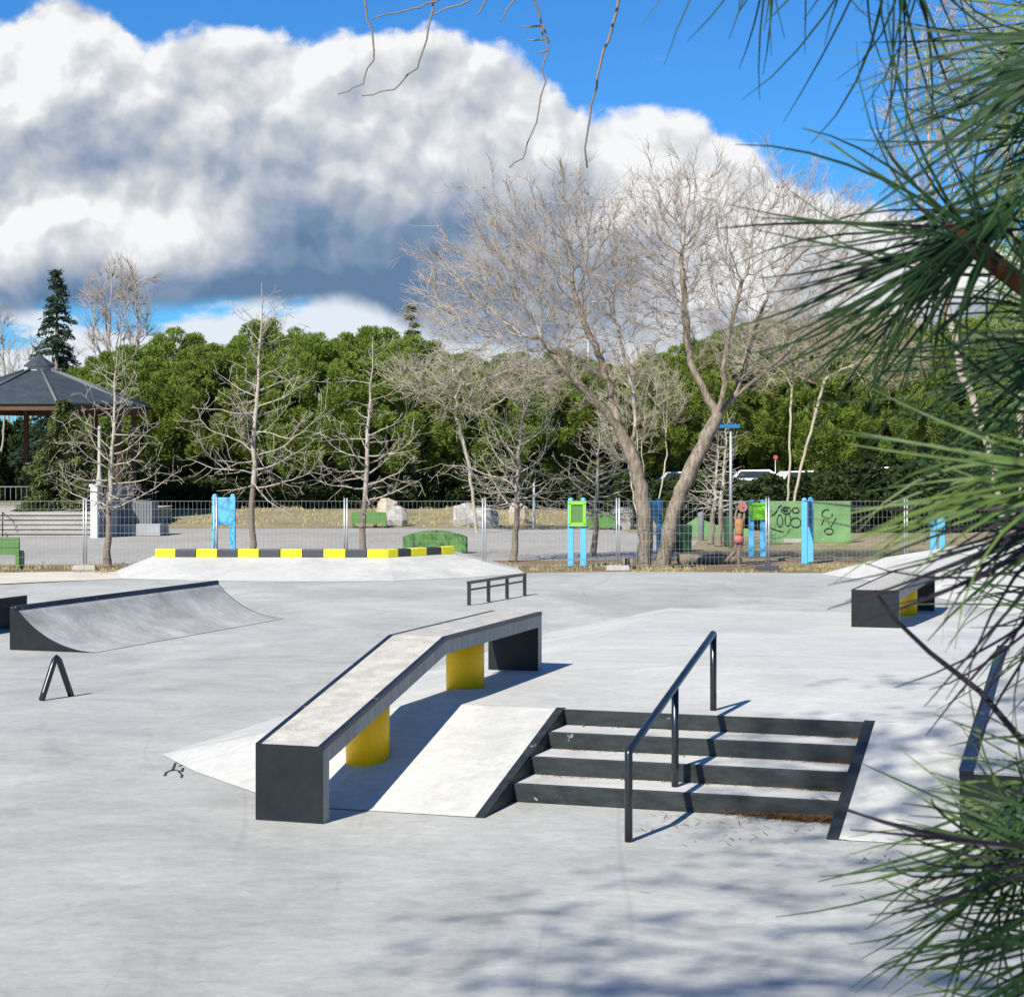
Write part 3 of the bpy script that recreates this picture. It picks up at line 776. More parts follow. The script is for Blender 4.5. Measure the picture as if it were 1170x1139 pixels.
# ------------------------------------------------------------------ benches, bins, boulders
def bench(px0, px1, Y, z0, label, hb=.5, top=.85, arch=0.0, m='green'):
    a = at(px0, Y, z0); c = at(px1, Y, z0); L_ = c.x - a.x
    t = thing('park_bench', label, 'bench', (a + c) / 2)
    mb = MB(); n = 10; vs = []
    for yo in (0, .06):
        for k in range(n + 1):
            x = a.x + L_ * k / n; vs.append((x, Y + yo, z0 + top - hb)); vs.append((x, Y + yo, z0 + top + arch * (1 - (2 * k / n - 1) ** 2)))
    m2 = 2 * (n + 1); fs = []
    for k in range(n):
        i = 2 * k; fs += [(i, i + 2, i + 3, i + 1), (m2 + i, m2 + i + 1, m2 + i + 3, m2 + i + 2), (i + 1, i + 3, m2 + i + 3, m2 + i + 1), (i, m2 + i, m2 + i + 2, i + 2)]
    fs += [(0, 1, m2 + 1, m2), (m2 - 2, 2 * m2 - 2, 2 * m2 - 1, m2 - 1)]
    mb.add(vs, fs); mb.build('backrest', M[m], t)
    mb = MB(); mb.box((a.x + L_ / 2, Y + .30, z0 + .44), (L_ - .02, .42, .05)); mb.build('seat', M[m], t, bevel=.01)
    for x in (a.x + .05, c.x - .05):
        mb = MB(); mb.box((x, Y + .30, z0 + .21), (.09, .5, .41)); mb.box((x, Y + .035, z0 + top * .45), (.1, .09, top * .9)); mb.build('leg', M[m], t, bevel=.01)
bench(-28, 22, gp(10, 650).y, 0, 'green bench back cut by the left picture edge, inside the fence', .45, .82)
bench(460, 534, 57, 0, 'curved green bench rising behind the right end of the striped kerb', .50, .50, .20)
bench(401, 441, 80, .05, 'light green bench beside the pair of boulders, left of centre', .50, .62, .02)
bench(672, 703, 78, .0, 'light green bench between the lime play board and the thick trunks', .55, .62, .12)
bench(63, 90, 79, .45, 'small green bench on the grass above the stone steps', .32, .35)
def bin_(px0, px1, Y, z0, z1, label, m, lid=True, k=0):
    a = at(px0, Y); c = at(px1, Y); t = thing('litter_bin', label, 'bin', (a + c) / 2 + Vector((0, 0, z0)))
    w = c.x - a.x; mx_ = (a.x + c.x) / 2; mb = MB()
    if k: mb.lathe((mx_, Y, z0), [(w * .38, 0), (w * .5, (z1 - z0) * .9)], k)
    else: mb.box((mx_, Y, (z0 + z1) / 2), (w * .92, w * .8, z1 - z0), 0, 1.08)
    mb.build('body', M[m], t, bevel=.02)
    mb = MB()
    if k: mb.lathe((mx_, Y, z0 + (z1 - z0) * .9), [(w * .54, 0), (w * .5, .06), (w * .2, .12)], k)
    else: mb.box((mx_, Y, z1 + .04), (w * 1.04, w * .92, .08), 0, .93)
    mb.build('lid', M[m], t, bevel=.01)
bin_(767, 790, 58.5, 0, .75, 'squat dark green bin just right of the thick trunks', 'dgreen')
bin_(797, 805, 67, 0, 1.0, 'round dark grey bin behind the squat green bin', 'gbox', k=14)
bin_(827, 838, 62, 0, .9, 'tall dark green bin behind the painted figure', 'dgreen')
bin_(89, 103, 78, .45, 1.75, 'dark blue grey cabinet beside the white pillar', 'gbox')
def rock(px0, px1, y0, y1, Y, label, seed, m='rock'):
    a = at((px0 + px1) / 2, Y); w = (px1 - px0) / F * Y; zb = zat(y1, Y); zt = zat(y0, Y)
    rnd = random.Random(seed); mb = MB(); vs = []; fs = []; n, k = 7, 12
    for i in range(n + 1):
        ph = math.pi * i / n
        for j in range(k):
            th = 2 * math.pi * j / k
            d = Vector((math.sin(ph) * math.cos(th), math.sin(ph) * math.sin(th), math.cos(ph)))
            rr = 1 + .42 * mnoise.noise(d * 1.3 + Vector((seed, 0, 0))) + .12 * mnoise.noise(d * 3.2 + Vector((0, seed, 0)))
            d2 = Vector([max(-.86, min(.92, q)) for q in d * rr])
            vs.append((a.x + d2.x * w / 1.45, Y + d2.y * w / 1.6, (zb + zt) / 2 + d2.z * (zt - zb) / 1.42))
    for i in range(n):
        for j in range(k): fs.append((i * k + j, (i + 1) * k + j, (i + 1) * k + (j + 1) % k, i * k + (j + 1) % k))
    mb.add(vs, fs, False); o = mb.build('boulder', M[m]); tagp(o, label, 'boulder')
rock(432, 452, 573, 600, 83, 'beige boulder rising behind the light green bench', 1, 'rockb')
rock(444, 463, 580, 601, 81.5, 'pale grey boulder at the right end of the light green bench', 2)
rock(520, 543, 578, 601, 82, 'tall grey boulder, left one of the pair in mid plaza', 3)
rock(537, 566, 583, 604, 81, 'low wide grey boulder, right one of the pair in mid plaza', 4)
rock(699, 722, 583, 607, 79, 'grey boulder behind the paired fence posts by the thick trunks', 5)
rock(583, 602, 578, 600, 83.5, 'pinkish boulder half hidden behind the fourth plane tree', 6, 'rockb')
# stumps and a fallen log
for px, l in ((714, 'short sawn stump left of the thick trunks'), (722, 'second short stump touching the thick trunk')):
    c = at(px, 48.2); mb = MB(); mb.lathe((c.x, c.y, -.02), [(.11, 0), (.095, .15), (.09, .30)], 12); o = mb.build('tree_stump', M['bark']); tagp(o, l, 'stump')
a, c = at(776, 50.2, .12), at(846, 50.8, .12)
mb = MB(); mb.tube([a.lerp(c, k / 6) + Vector((0, 0, .03 * math.sin(k * 2.1))) for k in range(7)], [.16, .15, .15, .14, .14, .12, .10], 10); o = mb.build('fallen_log', M['planeb']); tagp(o, 'pale log lying on the mulch between trunks and painted figure', 'log')

# green graffiti wall
def graffiti_wall():
    Y = 65; a = at(873, Y); c = at(972, Y); w = c.x - a.x
    t = thing('graffiti_wall', 'light green wall sprayed with black looping tags', 'wall', (a + c) / 2)
    mb = MB(); mb.box(((a.x + c.x) / 2, Y + .15, .71), (w, .3, 1.46)); mb.build('panel', M['wallg'], t)
    mb = MB(); mb.box((a.x + w * .37, Y - .25, .06), (w * .32, .4, .14)); mb.build('plinth', M['stone'], t)
    mb = MB()
    def g(pp, w_=.035):
        P = [Vector((at(p, Y).x, Y - .012, zat(q, Y))) for p, q in pp]
        mb.tube([Vector((p.x, p.y, p.z)) for p in P], w_ * .6, 5)
    def loop(cx, cy, rx, ry, a0=0, a1=6.3, n=14): return [(cx + rx * math.cos(a0 + (a1 - a0) * i / n), cy + ry * math.sin(a0 + (a1 - a0) * i / n)) for i in range(n + 1)]
    g([(882, 589), (886, 586), (890, 579), (893, 577)]); g(loop(898, 583, 5.5, 4)); g(loop(897, 582, 2.5, 1.8), .06); g(loop(891, 595, 3.2, 7, -1.8, 4.6)); g(loop(900, 594, 3.2, 7, -1.6, 4.4)); g(loop(909, 583, 4, 3)); g(loop(909, 597, 6, 5.5))
    g([(880, 603), (888, 606), (895, 608)]); g(loop(945, 587, 6, 5, 0, 5)); g([(938, 600), (943, 590), (949, 602), (955, 592)]); g(loop(947, 607, 5, 3.5))
    mb.build('spray_tag', M['graf'], t)
graffiti_wall()
mb = MB(); a = at(782, 70); c = at(862, 70)
mb.add([(a.x, 70, -.02), (c.x, 70, -.02), (c.x, 70, .30), (at(830, 70).x, 70, .30), (at(797, 70).x, 70, .72), (a.x, 70, .40), (a.x, 70.3, -.02), (c.x, 70.3, -.02), (c.x, 70.3, .30), (at(830, 70).x, 70.3, .30), (at(797, 70).x, 70.3, .72), (a.x, 70.3, .40)],
       [(0, 1, 2, 3, 4, 5), (11, 10, 9, 8, 7, 6)] + [(i, (i + 1) % 6, 6 + (i + 1) % 6, 6 + i) for i in range(6)])
o = mb.build('low_wall', M['wallg']); tagp(o, 'low light green wall stepping down left of the painted figure', 'wall')

# ------------------------------------------------------------------ the painted figure
def figure():
    Y = 49.6; b0 = at(844.5, Y); 
    t = thing('painted_figure', 'slim figure in orange and yellow top and pink shorts holding up a round brown disc', 'figure', b0)
    J = {}
    def p(px, py, dy=0.0): return Vector((at(px, Y).x, Y + dy, zat(py, Y)))
    verts = [p(844.5, 617), p(844.8, 607), p(843.5, 596), p(844.5, 590), p(846.5, 586.5), # pelvis, waist, chest, neck, head
             p(844, 632), p(844, 647.5), p(845.5, 649.5, -.12),      # right leg
             p(840, 630, .05), p(831.5, 640, .12), p(829, 641, .0),  # left leg swung back
             p(841.5, 597), p(840, 590), p(841.5, 584), p(843.5, 579),  # left arm
             p(847.5, 597), p(850.5, 591), p(850, 584)]
    edges = [(0, 1), (1, 2), (2, 3), (3, 4), (0, 5), (5, 6), (6, 7), (0, 8), (8, 9), (9, 10), (2, 11), (11, 12), (12, 13), (13, 14), (2, 15), (15, 16), (16, 17)]
    rad = [.13, .11, .13, .05, .095, .065, .045, .035, .06, .045, .035, .055, .04, .032, .03, .055, .04, .03]
    inv = WM[t.name].inverted()
    me = bpy.data.meshes.new('body'); me.from_pydata([tuple(inv @ v) for v in verts], edges, [])
    o = bpy.data.objects.new('body', me); COL.objects.link(o); o.parent = t
    sk = o.modifiers.new('skin', 'SKIN'); 
    for i, r in enumerate(rad): me.skin_vertices[0].data[i].radius = (r, r)
    me.skin_vertices[0].data[0].use_root = True
    ss = o.modifiers.new('sub', 'SUBSURF'); ss.levels = 2; ss.render_levels = 2
    m = mat('figure_skin', (.24, .17, .12), .8, .2, col2=(.12, .09, .065), vscale=6); me.materials.append(m)
    top = mat('figure_top', (.34, .10, .04), .7, .2, col2=(.32, .24, .08), vscale=12, stretch=(1, 1, .7)); pink = mat('figure_shorts', (.36, .11, .11), .7, .2, var=.1)
    mb = MB(); c = p(844.6, 600)
    mb.lathe((c.x, Y, p(0, 612).z), [(.12, 0), (.115, .12), (.13, .28), (.125, .38), (.06, .46)], 16); mb.build('vest', top, t)
    mb = MB(); mb.lathe((p(844, 0 + 600).x, Y, p(0, 621).z), [(.12, 0), (.14, .1), (.122, .22)], 16); mb.build('shorts', pink, t)
    mb = MB(); q = p(848.5, 579, -.02); vs = []
    n = 20
    for yo in (-.05, .05):
        for k in range(n): vs.append((q.x + .11 * math.cos(2 * math.pi * k / n), q.y + yo, q.z + .125 * math.sin(2 * math.pi * k / n)))
    mb.add(vs, [tuple(range(n)), tuple(range(2 * n - 1, n - 1, -1))] + [(k, (k + 1) % n, n + (k + 1) % n, n + k) for k in range(n)])
    mb.lathe((q.x, q.y - .055, q.z - .02), [(.035, 0), (.03, .04)], 10)
    mb.build('disc', mat('figure_disc', (.30, .13, .10), .7, .2, var=.2, vscale=8), t, bevel=.012)
figure()

# ------------------------------------------------------------------ stone steps, gazebo and neighbours on the left
def steps():
    t = thing('stone_steps', 'broad pale stone steps climbing to the gazebo terrace', 'steps', at(50, 70))
    xr = at(109, 70).x; xl = -34
    for k in range(5):
        mb = MB(); z0 = -.02 + k * .17; y0 = 70 + k * .45
        mb.hexa([(xl, y0, z0), (xr - k * .02, y0, z0), (xr - k * .02, 86 + k * .01, z0), (xl, 86 + k * .01, z0), (xl, y0, z0 + .115), (xr - k * .02, y0, z0 + .115), (xr - k * .02, 86 + k * .01, z0 + .115), (xl, 86 + k * .01, z0 + .115)])
        y1 = y0 - .07; mb.hexa([(xl, y1, z0 + .117), (xr, y1, z0 + .117), (xr, 86 + k * .01, z0 + .117), (xl, 86 + k * .01, z0 + .117), (xl, y1, z0 + .169), (xr, y1, z0 + .169), (xr, 86 + k * .01, z0 + .169), (xl, 86 + k * .01, z0 + .169)])
        o = mb.build('step', M['stone'], t, bevel=.02)
    r = thing('step_handrail', 'short dark handrail at the left end of the stone steps', 'handrail', at(3, 69.8))
    mb = MB(); a = at(3, 69.8); c = at(15, 71.5)
    mb.tube([(a.x, a.y, 0), (a.x, a.y, .92), (c.x, c.y, .55), (c.x, c.y, .3)], .025, 8); mb.build('rail', M['steel'], r)
    r = thing('step_handrail', 'pair of dark sloping handrails at the right end of the steps', 'handrail', at(118, 69.5))
    for k, (p, q) in enumerate((((110, 1.55), (120, .95)), ((112, .95), (121, .25)))):
        mb = MB(); a = at(p[0], 69.2); c = at(q[0], 69.4); mb.tube([(a.x, a.y, p[1]), (c.x, c.y, q[1]), (c.x, c.y, 0)], .025, 8); mb.build('rail', M['steel'], r)
    w = thing('side_wall', 'grey flank wall at the right end of the stone steps', 'wall', at(119, 69.9))
    a = at(111.5, 69.8).x; c = at(127, 69.8).x
    mb = MB(); mb.hexa([(a, 69.8, -.02), (c, 69.8, -.02), (c, 74, -.02), (a, 74, -.02), (a, 69.8, .9), (c, 69.8, 1.95), (c, 74, 1.95), (a, 74, 1.3)]); mb.build('panel', M['stoneg'], w)
    p = thing('white_pillar', 'white pillar with a tall cream shaft beside the leftmost plane tree', 'pillar', at(108, 69.4))
    c = at(108, 69.4); mb = MB(); mb.box((c.x, c.y, .95), (.26, .26, 1.94)); mb.box((c.x, c.y, 1.95), (.34, .34, .10)); mb.build('base', M['white'], p, bevel=.01)
    c = at(113.5, 69.7); mb = MB(); mb.lathe((c.x, c.y, 1.3), [(.15, 0), (.13, .8), (.065, 1.2), (.06, 2.8), (.05, 2.9)], 14); mb.build('shaft', M['stone'], p)
    pl = thing('planter_box', 'dark grey slatted planter on a pale stone base', 'planter', at(150, 71))
    a = at(128, 71).x; c = at(183, 71).x; mb = MB(); mb.box(((a + c) / 2, 71.9, .22), (c - a, 1.8, .46)); mb.build('base', M['stoneg'], pl, bevel=.02)
    c = at(173, 71).x; mb = MB(); n = 14
    mb.box(((a + c) / 2, 71.8, .88), (c - a - .04, 1.2, .86))
    for k in range(n): mb.box((a + (c - a) * (k + .5) / n, 71.18, .88), ((c - a) / n * .8, .03, .86))
    mb.build('box', M['gbox'], pl)
    mb = MB()
    for k in range(12): mb.tube([(a + .05 + (c - a - .1) * k / 11, 72.1, 1.3), (a + .05 + (c - a - .1) * k / 11, 72.1, 1.78)], .012, 5)
    mb.tube([(a, 72.1, 1.78), (c, 72.1, 1.78)], .02, 6); mb.build('railing', M['steel'], pl)
steps()
def gazebo():
    cx = at(45, 86.4).x; cy = 86.4; s = 4.0; ap = s / 2 / math.tan(math.pi / 8); Rr = s / 2 / math.sin(math.pi / 8)
    t = thing('gazebo', 'eight sided gazebo with dark slate roof and small top turret', 'gazebo', (cx, cy, .8))
    ez = 5.52; pz = 7.15
    cor = [(cx + Rr * math.cos(math.pi / 8 + k * math.pi / 4), cy + Rr * math.sin(math.pi / 8 + k * math.pi / 4)) for k in range(8)]
    def ring(r, z): return [(cx + r * math.cos(math.pi / 8 + k * math.pi / 4), cy + r * math.sin(math.pi / 8 + k * math.pi / 4), z) for k in range(8)]
    mb = MB(); vs = ring(Rr, ez) + ring(.7, pz) + ring(Rr, ez - .08) + ring(.6, pz - .2)
    fs = [(k, (k + 1) % 8, 8 + (k + 1) % 8, 8 + k) for k in range(8)] + [(16 + k, 24 + k, 24 + (k + 1) % 8, 16 + (k + 1) % 8) for k in range(8)] + [(k, 16 + k, 16 + (k + 1) % 8, (k + 1) % 8) for k in range(8)] + [tuple(range(8, 16))]
    mb.add(vs, fs); roof = mb.build('roof', M['slate'], t)
    mb = MB()
    for k in range(8):
        a = ring(Rr, ez + .03)[k]; c = ring(.7, pz + .03)[k]; mb.tube([a, c], .07, 6)
    mb.build('ridge_caps', M['ridge'], roof)
    mb = MB(); vs = ring(Rr - .12, ez - .085) + ring(Rr - .12, ez - .36) + ring(Rr - .4, ez - .085) + ring(Rr - .4, ez - .36)
    mb.add(vs, [(k, 8 + k, 8 + (k + 1) % 8, (k + 1) % 8) for k in range(8)] + [(16 + k, 16 + (k + 1) % 8, 24 + (k + 1) % 8, 24 + k) for k in range(8)] + [(8 + k, 24 + k, 24 + (k + 1) % 8, 8 + (k + 1) % 8) for k in range(8)])
    mb.build('fascia', M['wood'], t)
    for k in range(8):
        p = ring(Rr - .8, 0)[k]; mb = MB(); mb.box((p[0], p[1], (ez - .1 + .8) / 2), (.22, .22, ez - .9), k * math.pi / 4); mb.build('post', M['wood'] if k != 5 else M['cream'], t)
    mb = MB(); mb.lathe((cx, cy, pz - .05), [(.55, 0), (.55, .28)], 8, False); mb.build('turret_neck', M['cream'], roof)
    mb = MB(); mb.lathe((cx, cy, pz + .20), [(.75, 0), (.72, .07), (.25, .42), (.03, .62), (.02, .8)], 8, False); mb.build('turret_roof', M['slate'], roof)
    for k in (4, 5, 6, 3):
        a = Vector(ring(Rr - .8, 1.0)[k]); c = Vector(ring(Rr - .8, 1.0)[(k + 1) % 8]); mb = MB()
        for z in (.95, 1.75): mb.tube([a + Vector((0, 0, z - 1)), c + Vector((0, 0, z - 1))], .03, 6)
        for j in range(1, 14):
            q = a.lerp(c, j / 14); mb.tube([(q.x, q.y, .95), (q.x, q.y, 1.75)], .015, 5)
        mb.build('railing', M['gbox'], t)
gazebo()
# lamp posts
def lamp(px, Y, z0, ht, label, m='white', globe=True, arm=0.0):
    c = at(px, Y); t = thing('street_lamp', label, 'street lamp', (c.x, c.y, z0))
    mb = MB(); mb.tube([(c.x, c.y, z0), (c.x, c.y, z0 + ht * .5), (c.x, c.y, z0 + ht)], [.07, .055, .045], 8); mb.build('pole', M[m], t)
    mb = MB()
    if arm:
        mb.tube([(c.x, c.y, z0 + ht), (c.x + arm * .5, c.y, z0 + ht + .15), (c.x + arm, c.y, z0 + ht + .12)], .03, 6); mb.box((c.x + arm, c.y, z0 + ht + .10), (.6, .25, .1))
        mb.build('lamp_head', M['galv'], t)
    elif globe is None:
        mb.lathe((c.x, c.y, z0 + ht), [(.05, 0), (.03, .05)], 8); mb.build('cap', M[m], t)
    elif globe:
        mb.lathe((c.x, c.y, z0 + ht), [(.08, 0), (.22, .1), (.27, .28), (.2, .45), (.05, .52)], 14); mb.build('globe', M['white'], t)
    else:
        mb.box((c.x - .2, c.y, z0 + ht), (.95, .3, .12)); mb.lathe((c.x - .5, c.y, z0 + ht - .16), [(.16, 0), (.12, .12), (.05, .16)], 12); mb.build('lamp_head', M['dblue'], t)
lamp(172, 96, .4, 3.3, 'thin white lamp post with globe right of the gazebo roof')
lamp(835, 60, 0, zat(487, 60), 'pale blue lamp post with flat blue heads right of the leaning trunk', 'galv', False)
lamp(610, 80, 0, 1.9, 'bare thin white pole in the middle of the plaza edge', 'white', None)
lamp(363, 98, .5, 3.0, 'white post in the dark shade behind the third plane tree')
lamp(672, 100, .5, zat(347, 100) - .5, 'tall street light rising behind the crown of the left thick tree', 'galv', True, arm=.9)
# small red round sign under the pines
c = at(886, 88); t = thing('road_sign', 'small round red sign in the shade under the right pines', 'sign', (c.x, c.y, .2))
mb = MB(); mb.tube([(c.x, c.y, .2), (c.x, c.y, 3.0)], .03, 6); mb.build('post', M['galv'], t)
mb = MB(); vs = [(c.x + .11 * math.cos(k * .4488), c.y - .04 + yo, 3.1 + .11 * math.sin(k * .4488)) for yo in (0, .03) for k in range(14)]
mb.add(vs, [tuple(range(14)), tuple(range(27, 13, -1))] + [(k, (k + 1) % 14, 14 + (k + 1) % 14, 14 + k) for k in range(14)]); mb.build('face', M['red'], t)
# low building patch between trunks on the left
c = at(155, 118); t = thing('park_building', 'pale blue low building glimpsed between trunks left of the pines', 'building', (c.x, c.y, .8))
mb = MB(); mb.box((c.x, c.y, 1.6), (4.5, 3, 1.9)); mb.build('wall', mat('pale_blue_render', (.45, .65, .75), .7, .2, var=.08), t)
mb = MB(); mb.box((c.x, c.y, 2.62), (4.9, 3.4, .14)); mb.build('roof', M['white'], t)
for dx in (-1.2, 1.2):
    mb = MB(); mb.box((c.x + dx, c.y - 1.51, 1.7), (.8, .04, .8)); mb.build('window', M['glass'], t)

# ------------------------------------------------------------------ parked cars in the shade
def car(px, Y, z0, col, label, rz=0.0):
    c = at(px, Y); t = thing('parked_car', label, 'car', (c.x, c.y, z0), rz, group='cars parked behind the trees')
    keep = WM[t.name]
    body = mat('car_paint', col, .3, .6, coat=.6)
    P = lambda x, y, z: keep @ Vector((x, y, z))
    sec = [(-2.1, .35, .75), (-2.05, .35, .95), (-1.2, .3, 1.0), (-.75, .3, 1.42), (.75, .3, 1.45), (1.45, .3, 1.02), (2.05, .3, .92), (2.12, .35, .6)]
    mb = MB(); vs = []; fs = []
    for x, zb, zt in sec:
        win = zt > 1.1; hw = .86
        vs += [P(x, -hw, zb), P(x, -hw, min(zt, .98)), P(x, -(hw - .14 if win else hw - .04), zt), P(x, (hw - .14 if win else hw - .04), zt), P(x, hw, min(zt, .98)), P(x, hw, zb)]
    for i in range(len(sec) - 1):
        for j in range(6): fs.append((i * 6 + j, i * 6 + (j + 1) % 6, (i + 1) * 6 + (j + 1) % 6, (i + 1) * 6 + j))
    fs += [(5, 4, 3, 2, 1, 0), tuple(range((len(sec) - 1) * 6, len(sec) * 6))]
    mb.add(vs, fs); mb.build('body', body, t, bevel=.03)
    for s_ in (-1, 1):
        mb = MB(); y = s_ * .865
        mb.add([P(-.98, s_ * .87, 1.02), P(1.2, s_ * .87, 1.02), P(.72, s_ * .76, 1.36), P(-.72, s_ * .76, 1.36)], [(0, 1, 2, 3) if s_ < 0 else (3, 2, 1, 0)]); mb.build('side_window', M['glass'], t)
        for x in (-1.3, 1.3):
            mb = MB(); mb.tube([P(x, s_ * .68, .32), P(x, s_ * .88, .32)], .32, 16); wh = mb.build('wheel', M['tyre'], t)
            mb = MB(); mb.tube([P(x, s_ * .86, .32), P(x, s_ * .89, .32)], .19, 12); mb.build('rim', M['galv'], wh)
car(775, 97, .95, (.55, .56, .58), 'silver car in the shade right of the thick trunks', .1)
car(862, 95, 1.05, (.75, .75, .75), 'white car in the shade above the painted figure', -.1)
car(912, 94, 1.0, (.7, .7, .7), 'white car in the shade above the graffiti wall', .15)
car(1012, 96, 1.2, (.8, .8, .8), 'white car glimpsed between needles right of the graffiti wall', .0)
car(1100, 97, 1.0, (.6, .2, .15), 'dull red car far right behind the pine needles', .1)
car(545, 104, .8, (.03, .05, .12), 'dark blue car in the shade behind the fourth plane tree', .0)
car(430, 104, .8, (.03, .04, .09), 'near black car in the shade behind the third plane tree', .0)

# ------------------------------------------------------------------ pines beyond the plaza
def unit(a): return a / np.maximum(1e-9, np.linalg.norm(a, axis=-1, keepdims=True))
def puff_crown(seed, rx, ry, zc, rz, nclump, nleaf, cl=(.38, .66), leaf=(.13, .22), lw=.024, low=-.55):
    rg = np.random.default_rng(seed)
    d = unit(rg.normal(size=(nclump * 3, 3))); d = d[d[:, 2] > low][:nclump]
    k = 1 + .07 * np.array([mnoise.noise(Vector(v) * 2.2 + Vector((seed, 0, 0))) for v in d])[:, None]
    lay = np.where(rg.random((len(d), 1)) < .72, rg.uniform(.86, 1.02, (len(d), 1)), rg.uniform(.45, .85, (len(d), 1)))
    c = d * k * lay * np.array([rx, ry, rz]) + np.array([0, 0, zc])
    rc = rg.uniform(cl[0], cl[1], len(d))
    ci = np.repeat(np.arange(len(d)), nleaf)
    ld = unit(rg.normal(size=(len(ci), 3)) + d[ci] * .8 + np.array([0, 0, .35]))
    rr = rg.uniform(.55, 1.0, (len(ci), 1)) ** .6
    pos = c[ci] + ld * rr * rc[ci][:, None] * np.array([.9, .9, 1.2])
    dr = unit(ld + np.array([0, 0, .7]) + rg.normal(size=ld.shape) * .45)
    sd = unit(np.cross(dr, rg.normal(size=dr.shape)))
    L_ = rg.uniform(leaf[0], leaf[1], (len(ci), 1)); w = L_ * 0 + lw
    return np.stack([pos - dr * L_ * .5 - sd * w, pos - dr * L_ * .5 + sd * w, pos + dr * L_ * .5 + sd * w * .5, pos + dr * L_ * .5 - sd * w * .5], 1)
def make_pine(seed, m, label, rx=3.7, zc=5.6, rz=4.1, n=330, nl=250, trunk=True, low=-.80, **kw):
    t = thing('pine_tree', label, 'pine tree', (0, 0, 0), group='pines beyond the plaza')
    rnd = random.Random(seed)
    mb = MB()
    top = zc + rz * .3
    pts = [(0, 0, -.3), (.05, 0, .8), (rnd.uniform(-.2, .2), 0, 2.4), (rnd.uniform(-.3, .3), .1, 4.2), (0, 0, top)]
    mb.tube(pts, [.30, .24, .21, .17, .08], 10)
    for k in range(7):
        a = k * 2.4 + rnd.random(); z = 2.2 + k * .5
        mb.tube([(0, 0, z), (math.cos(a) * 1.2, math.sin(a) * 1.2, z + .8), (math.cos(a) * 2.5, math.sin(a) * 2.5, z + 1.9)], [.1, .07, .03], 6)
    mb.build('trunk', M['bark'], t)
    quads_mesh('crown', puff_crown(seed, rx, rx * .95, zc, rz, n, nl, low=low, **kw), m, t)
    return t
protos = [make_pine(11, M['pine'], 'x'), make_pine(12, M['pine'], 'x', rx=3.4, rz=4.2), make_pine(13, M['pine2'], 'x', rx=3.9, rz=4.0)]
row = [  # px, Y, top row, kind, label
    (150, 96, 398, 0, 'dense green pine at the left end of the row, behind the leftmost plane tree'),
    (205, 101, 384, 1, 'tall green pine between the gazebo roof and the second plane tree'),
    (248, 96, 392, 2, 'green pine just left of the second plane tree'),
    (312, 99, 371, 0, 'tallest domed pine of the left row, behind the second plane tree'),
    (365, 95, 388, 1, 'green pine between the second and third plane trees'),
    (418, 99, 377, 0, 'domed green pine behind the third plane tree'),
    (472, 96, 392, 1, 'pine whose brown trunk shows above the curved green bench'),
    (530, 100, 402, 2, 'pine behind the arching beige twigs left of the fourth plane tree'),
    (590, 97, 408, 0, 'pine directly behind the fourth plane tree'),
    (648, 101, 405, 1, 'pine behind the left thick tree, above the lime play board'),
    (702, 98, 412, 2, 'pine filling the gap left of the two thick trunks'),
    (758, 101, 405, 0, 'pine seen between the two thick trunks'),
    (815, 98, 385, 2, 'olive pine behind the fork of the leaning trunk'),
    (872, 103, 362, 2, 'tall olive pine just right of the leaning trunk'),
    (930, 99, 385, 1, 'olive pine above the graffiti wall'),
    (985, 103, 350, 2, 'tallest olive pine at right, behind the needle fans'),
    (1045, 99, 375, 0, 'pine behind the needles right of the graffiti wall'),
    (1105, 102, 360, 2, 'pine behind the needles near the right picture edge'),
    (1165, 99, 350, 1, 'pine cut by the right picture edge behind the needles'),
]
for i, (px, Y, ytop, k, lab) in enumerate(row):
    p = at(px, Y); z0 = terr(p.x, p.y); ht = zat(ytop, Y) - z0; s = ht / 10.1
    sw = min(1.2, max(1.0, s * 1.08))
    o = protos[k] if protos[k]['label'] == 'x' else None
    if o is not None:
        o.location = (p.x, p.y, z0); o.rotation_euler = (0, 0, i * 1.3); o.scale = (sw, sw, s); o['label'] = lab
    else: copy_tree(protos[k], (p.x, p.y, z0), i * 1.3, (sw, sw, s), lab)
# dark shrubs added to deepen the shade under and behind the pines
sh = thing('added_shrub', 'x', 'shrub', (0, 0, 0), group='added dark shrubs deepening the shade under the pines')
mb = MB(); mb.tube([(0, 0, -.2), (.1, 0, 1.2), (0, .1, 2.4)], [.12, .09, .04], 6); mb.build('trunk', M['bark'], sh)
quads_mesh('crown', puff_crown(31, 2.7, 1.6, 1.5, 1.9, 120, 120, low=-.9, lw=.07), M['shrub'], sh)
for i in range(28):
    px = -20 + i * 44; Y = 106 + (i * 37 % 7); p = at(px, Y); z0 = terr(p.x, p.y)
    lab = 'added dark shrub deepening the shade under the pine row'
    if i == 0: sh.location = (p.x, p.y, z0); sh['label'] = lab; sh.scale = (1, 1, 1.2)
    else: copy_tree(sh, (p.x, p.y, z0), i * 2.1, (1.0, 1.0, 1.05 + .3 * (i * 13 % 5) / 5), lab)

for i, (px, Y, k) in enumerate([(770, 84, .62), (800, 80, .55), (838, 82, .62), (875, 79, .60), (915, 83, .62), (955, 79, .60), (990, 76, .75), (1030, 78, .75), (1070, 76, .8), (1110, 79, .8), (1150, 77, .85), (1190, 79, .85),
                                (700, 92, .55), (640, 94, .5), (560, 95, .45), (500, 96, .5), (440, 96, .45), (385, 95, .5), (330, 96, .45), (270, 95, .45), (215, 95, .5)]):
    p = at(px, Y); copy_tree(sh, (p.x, p.y, terr(p.x, p.y)), i * 1.7, (1.0, 1.0, k), 'added low dark shrub deepening the shade in front of the pine trunks' if i > 11 else 'added dark shrub for the darkness behind the green walls and the play area at right')
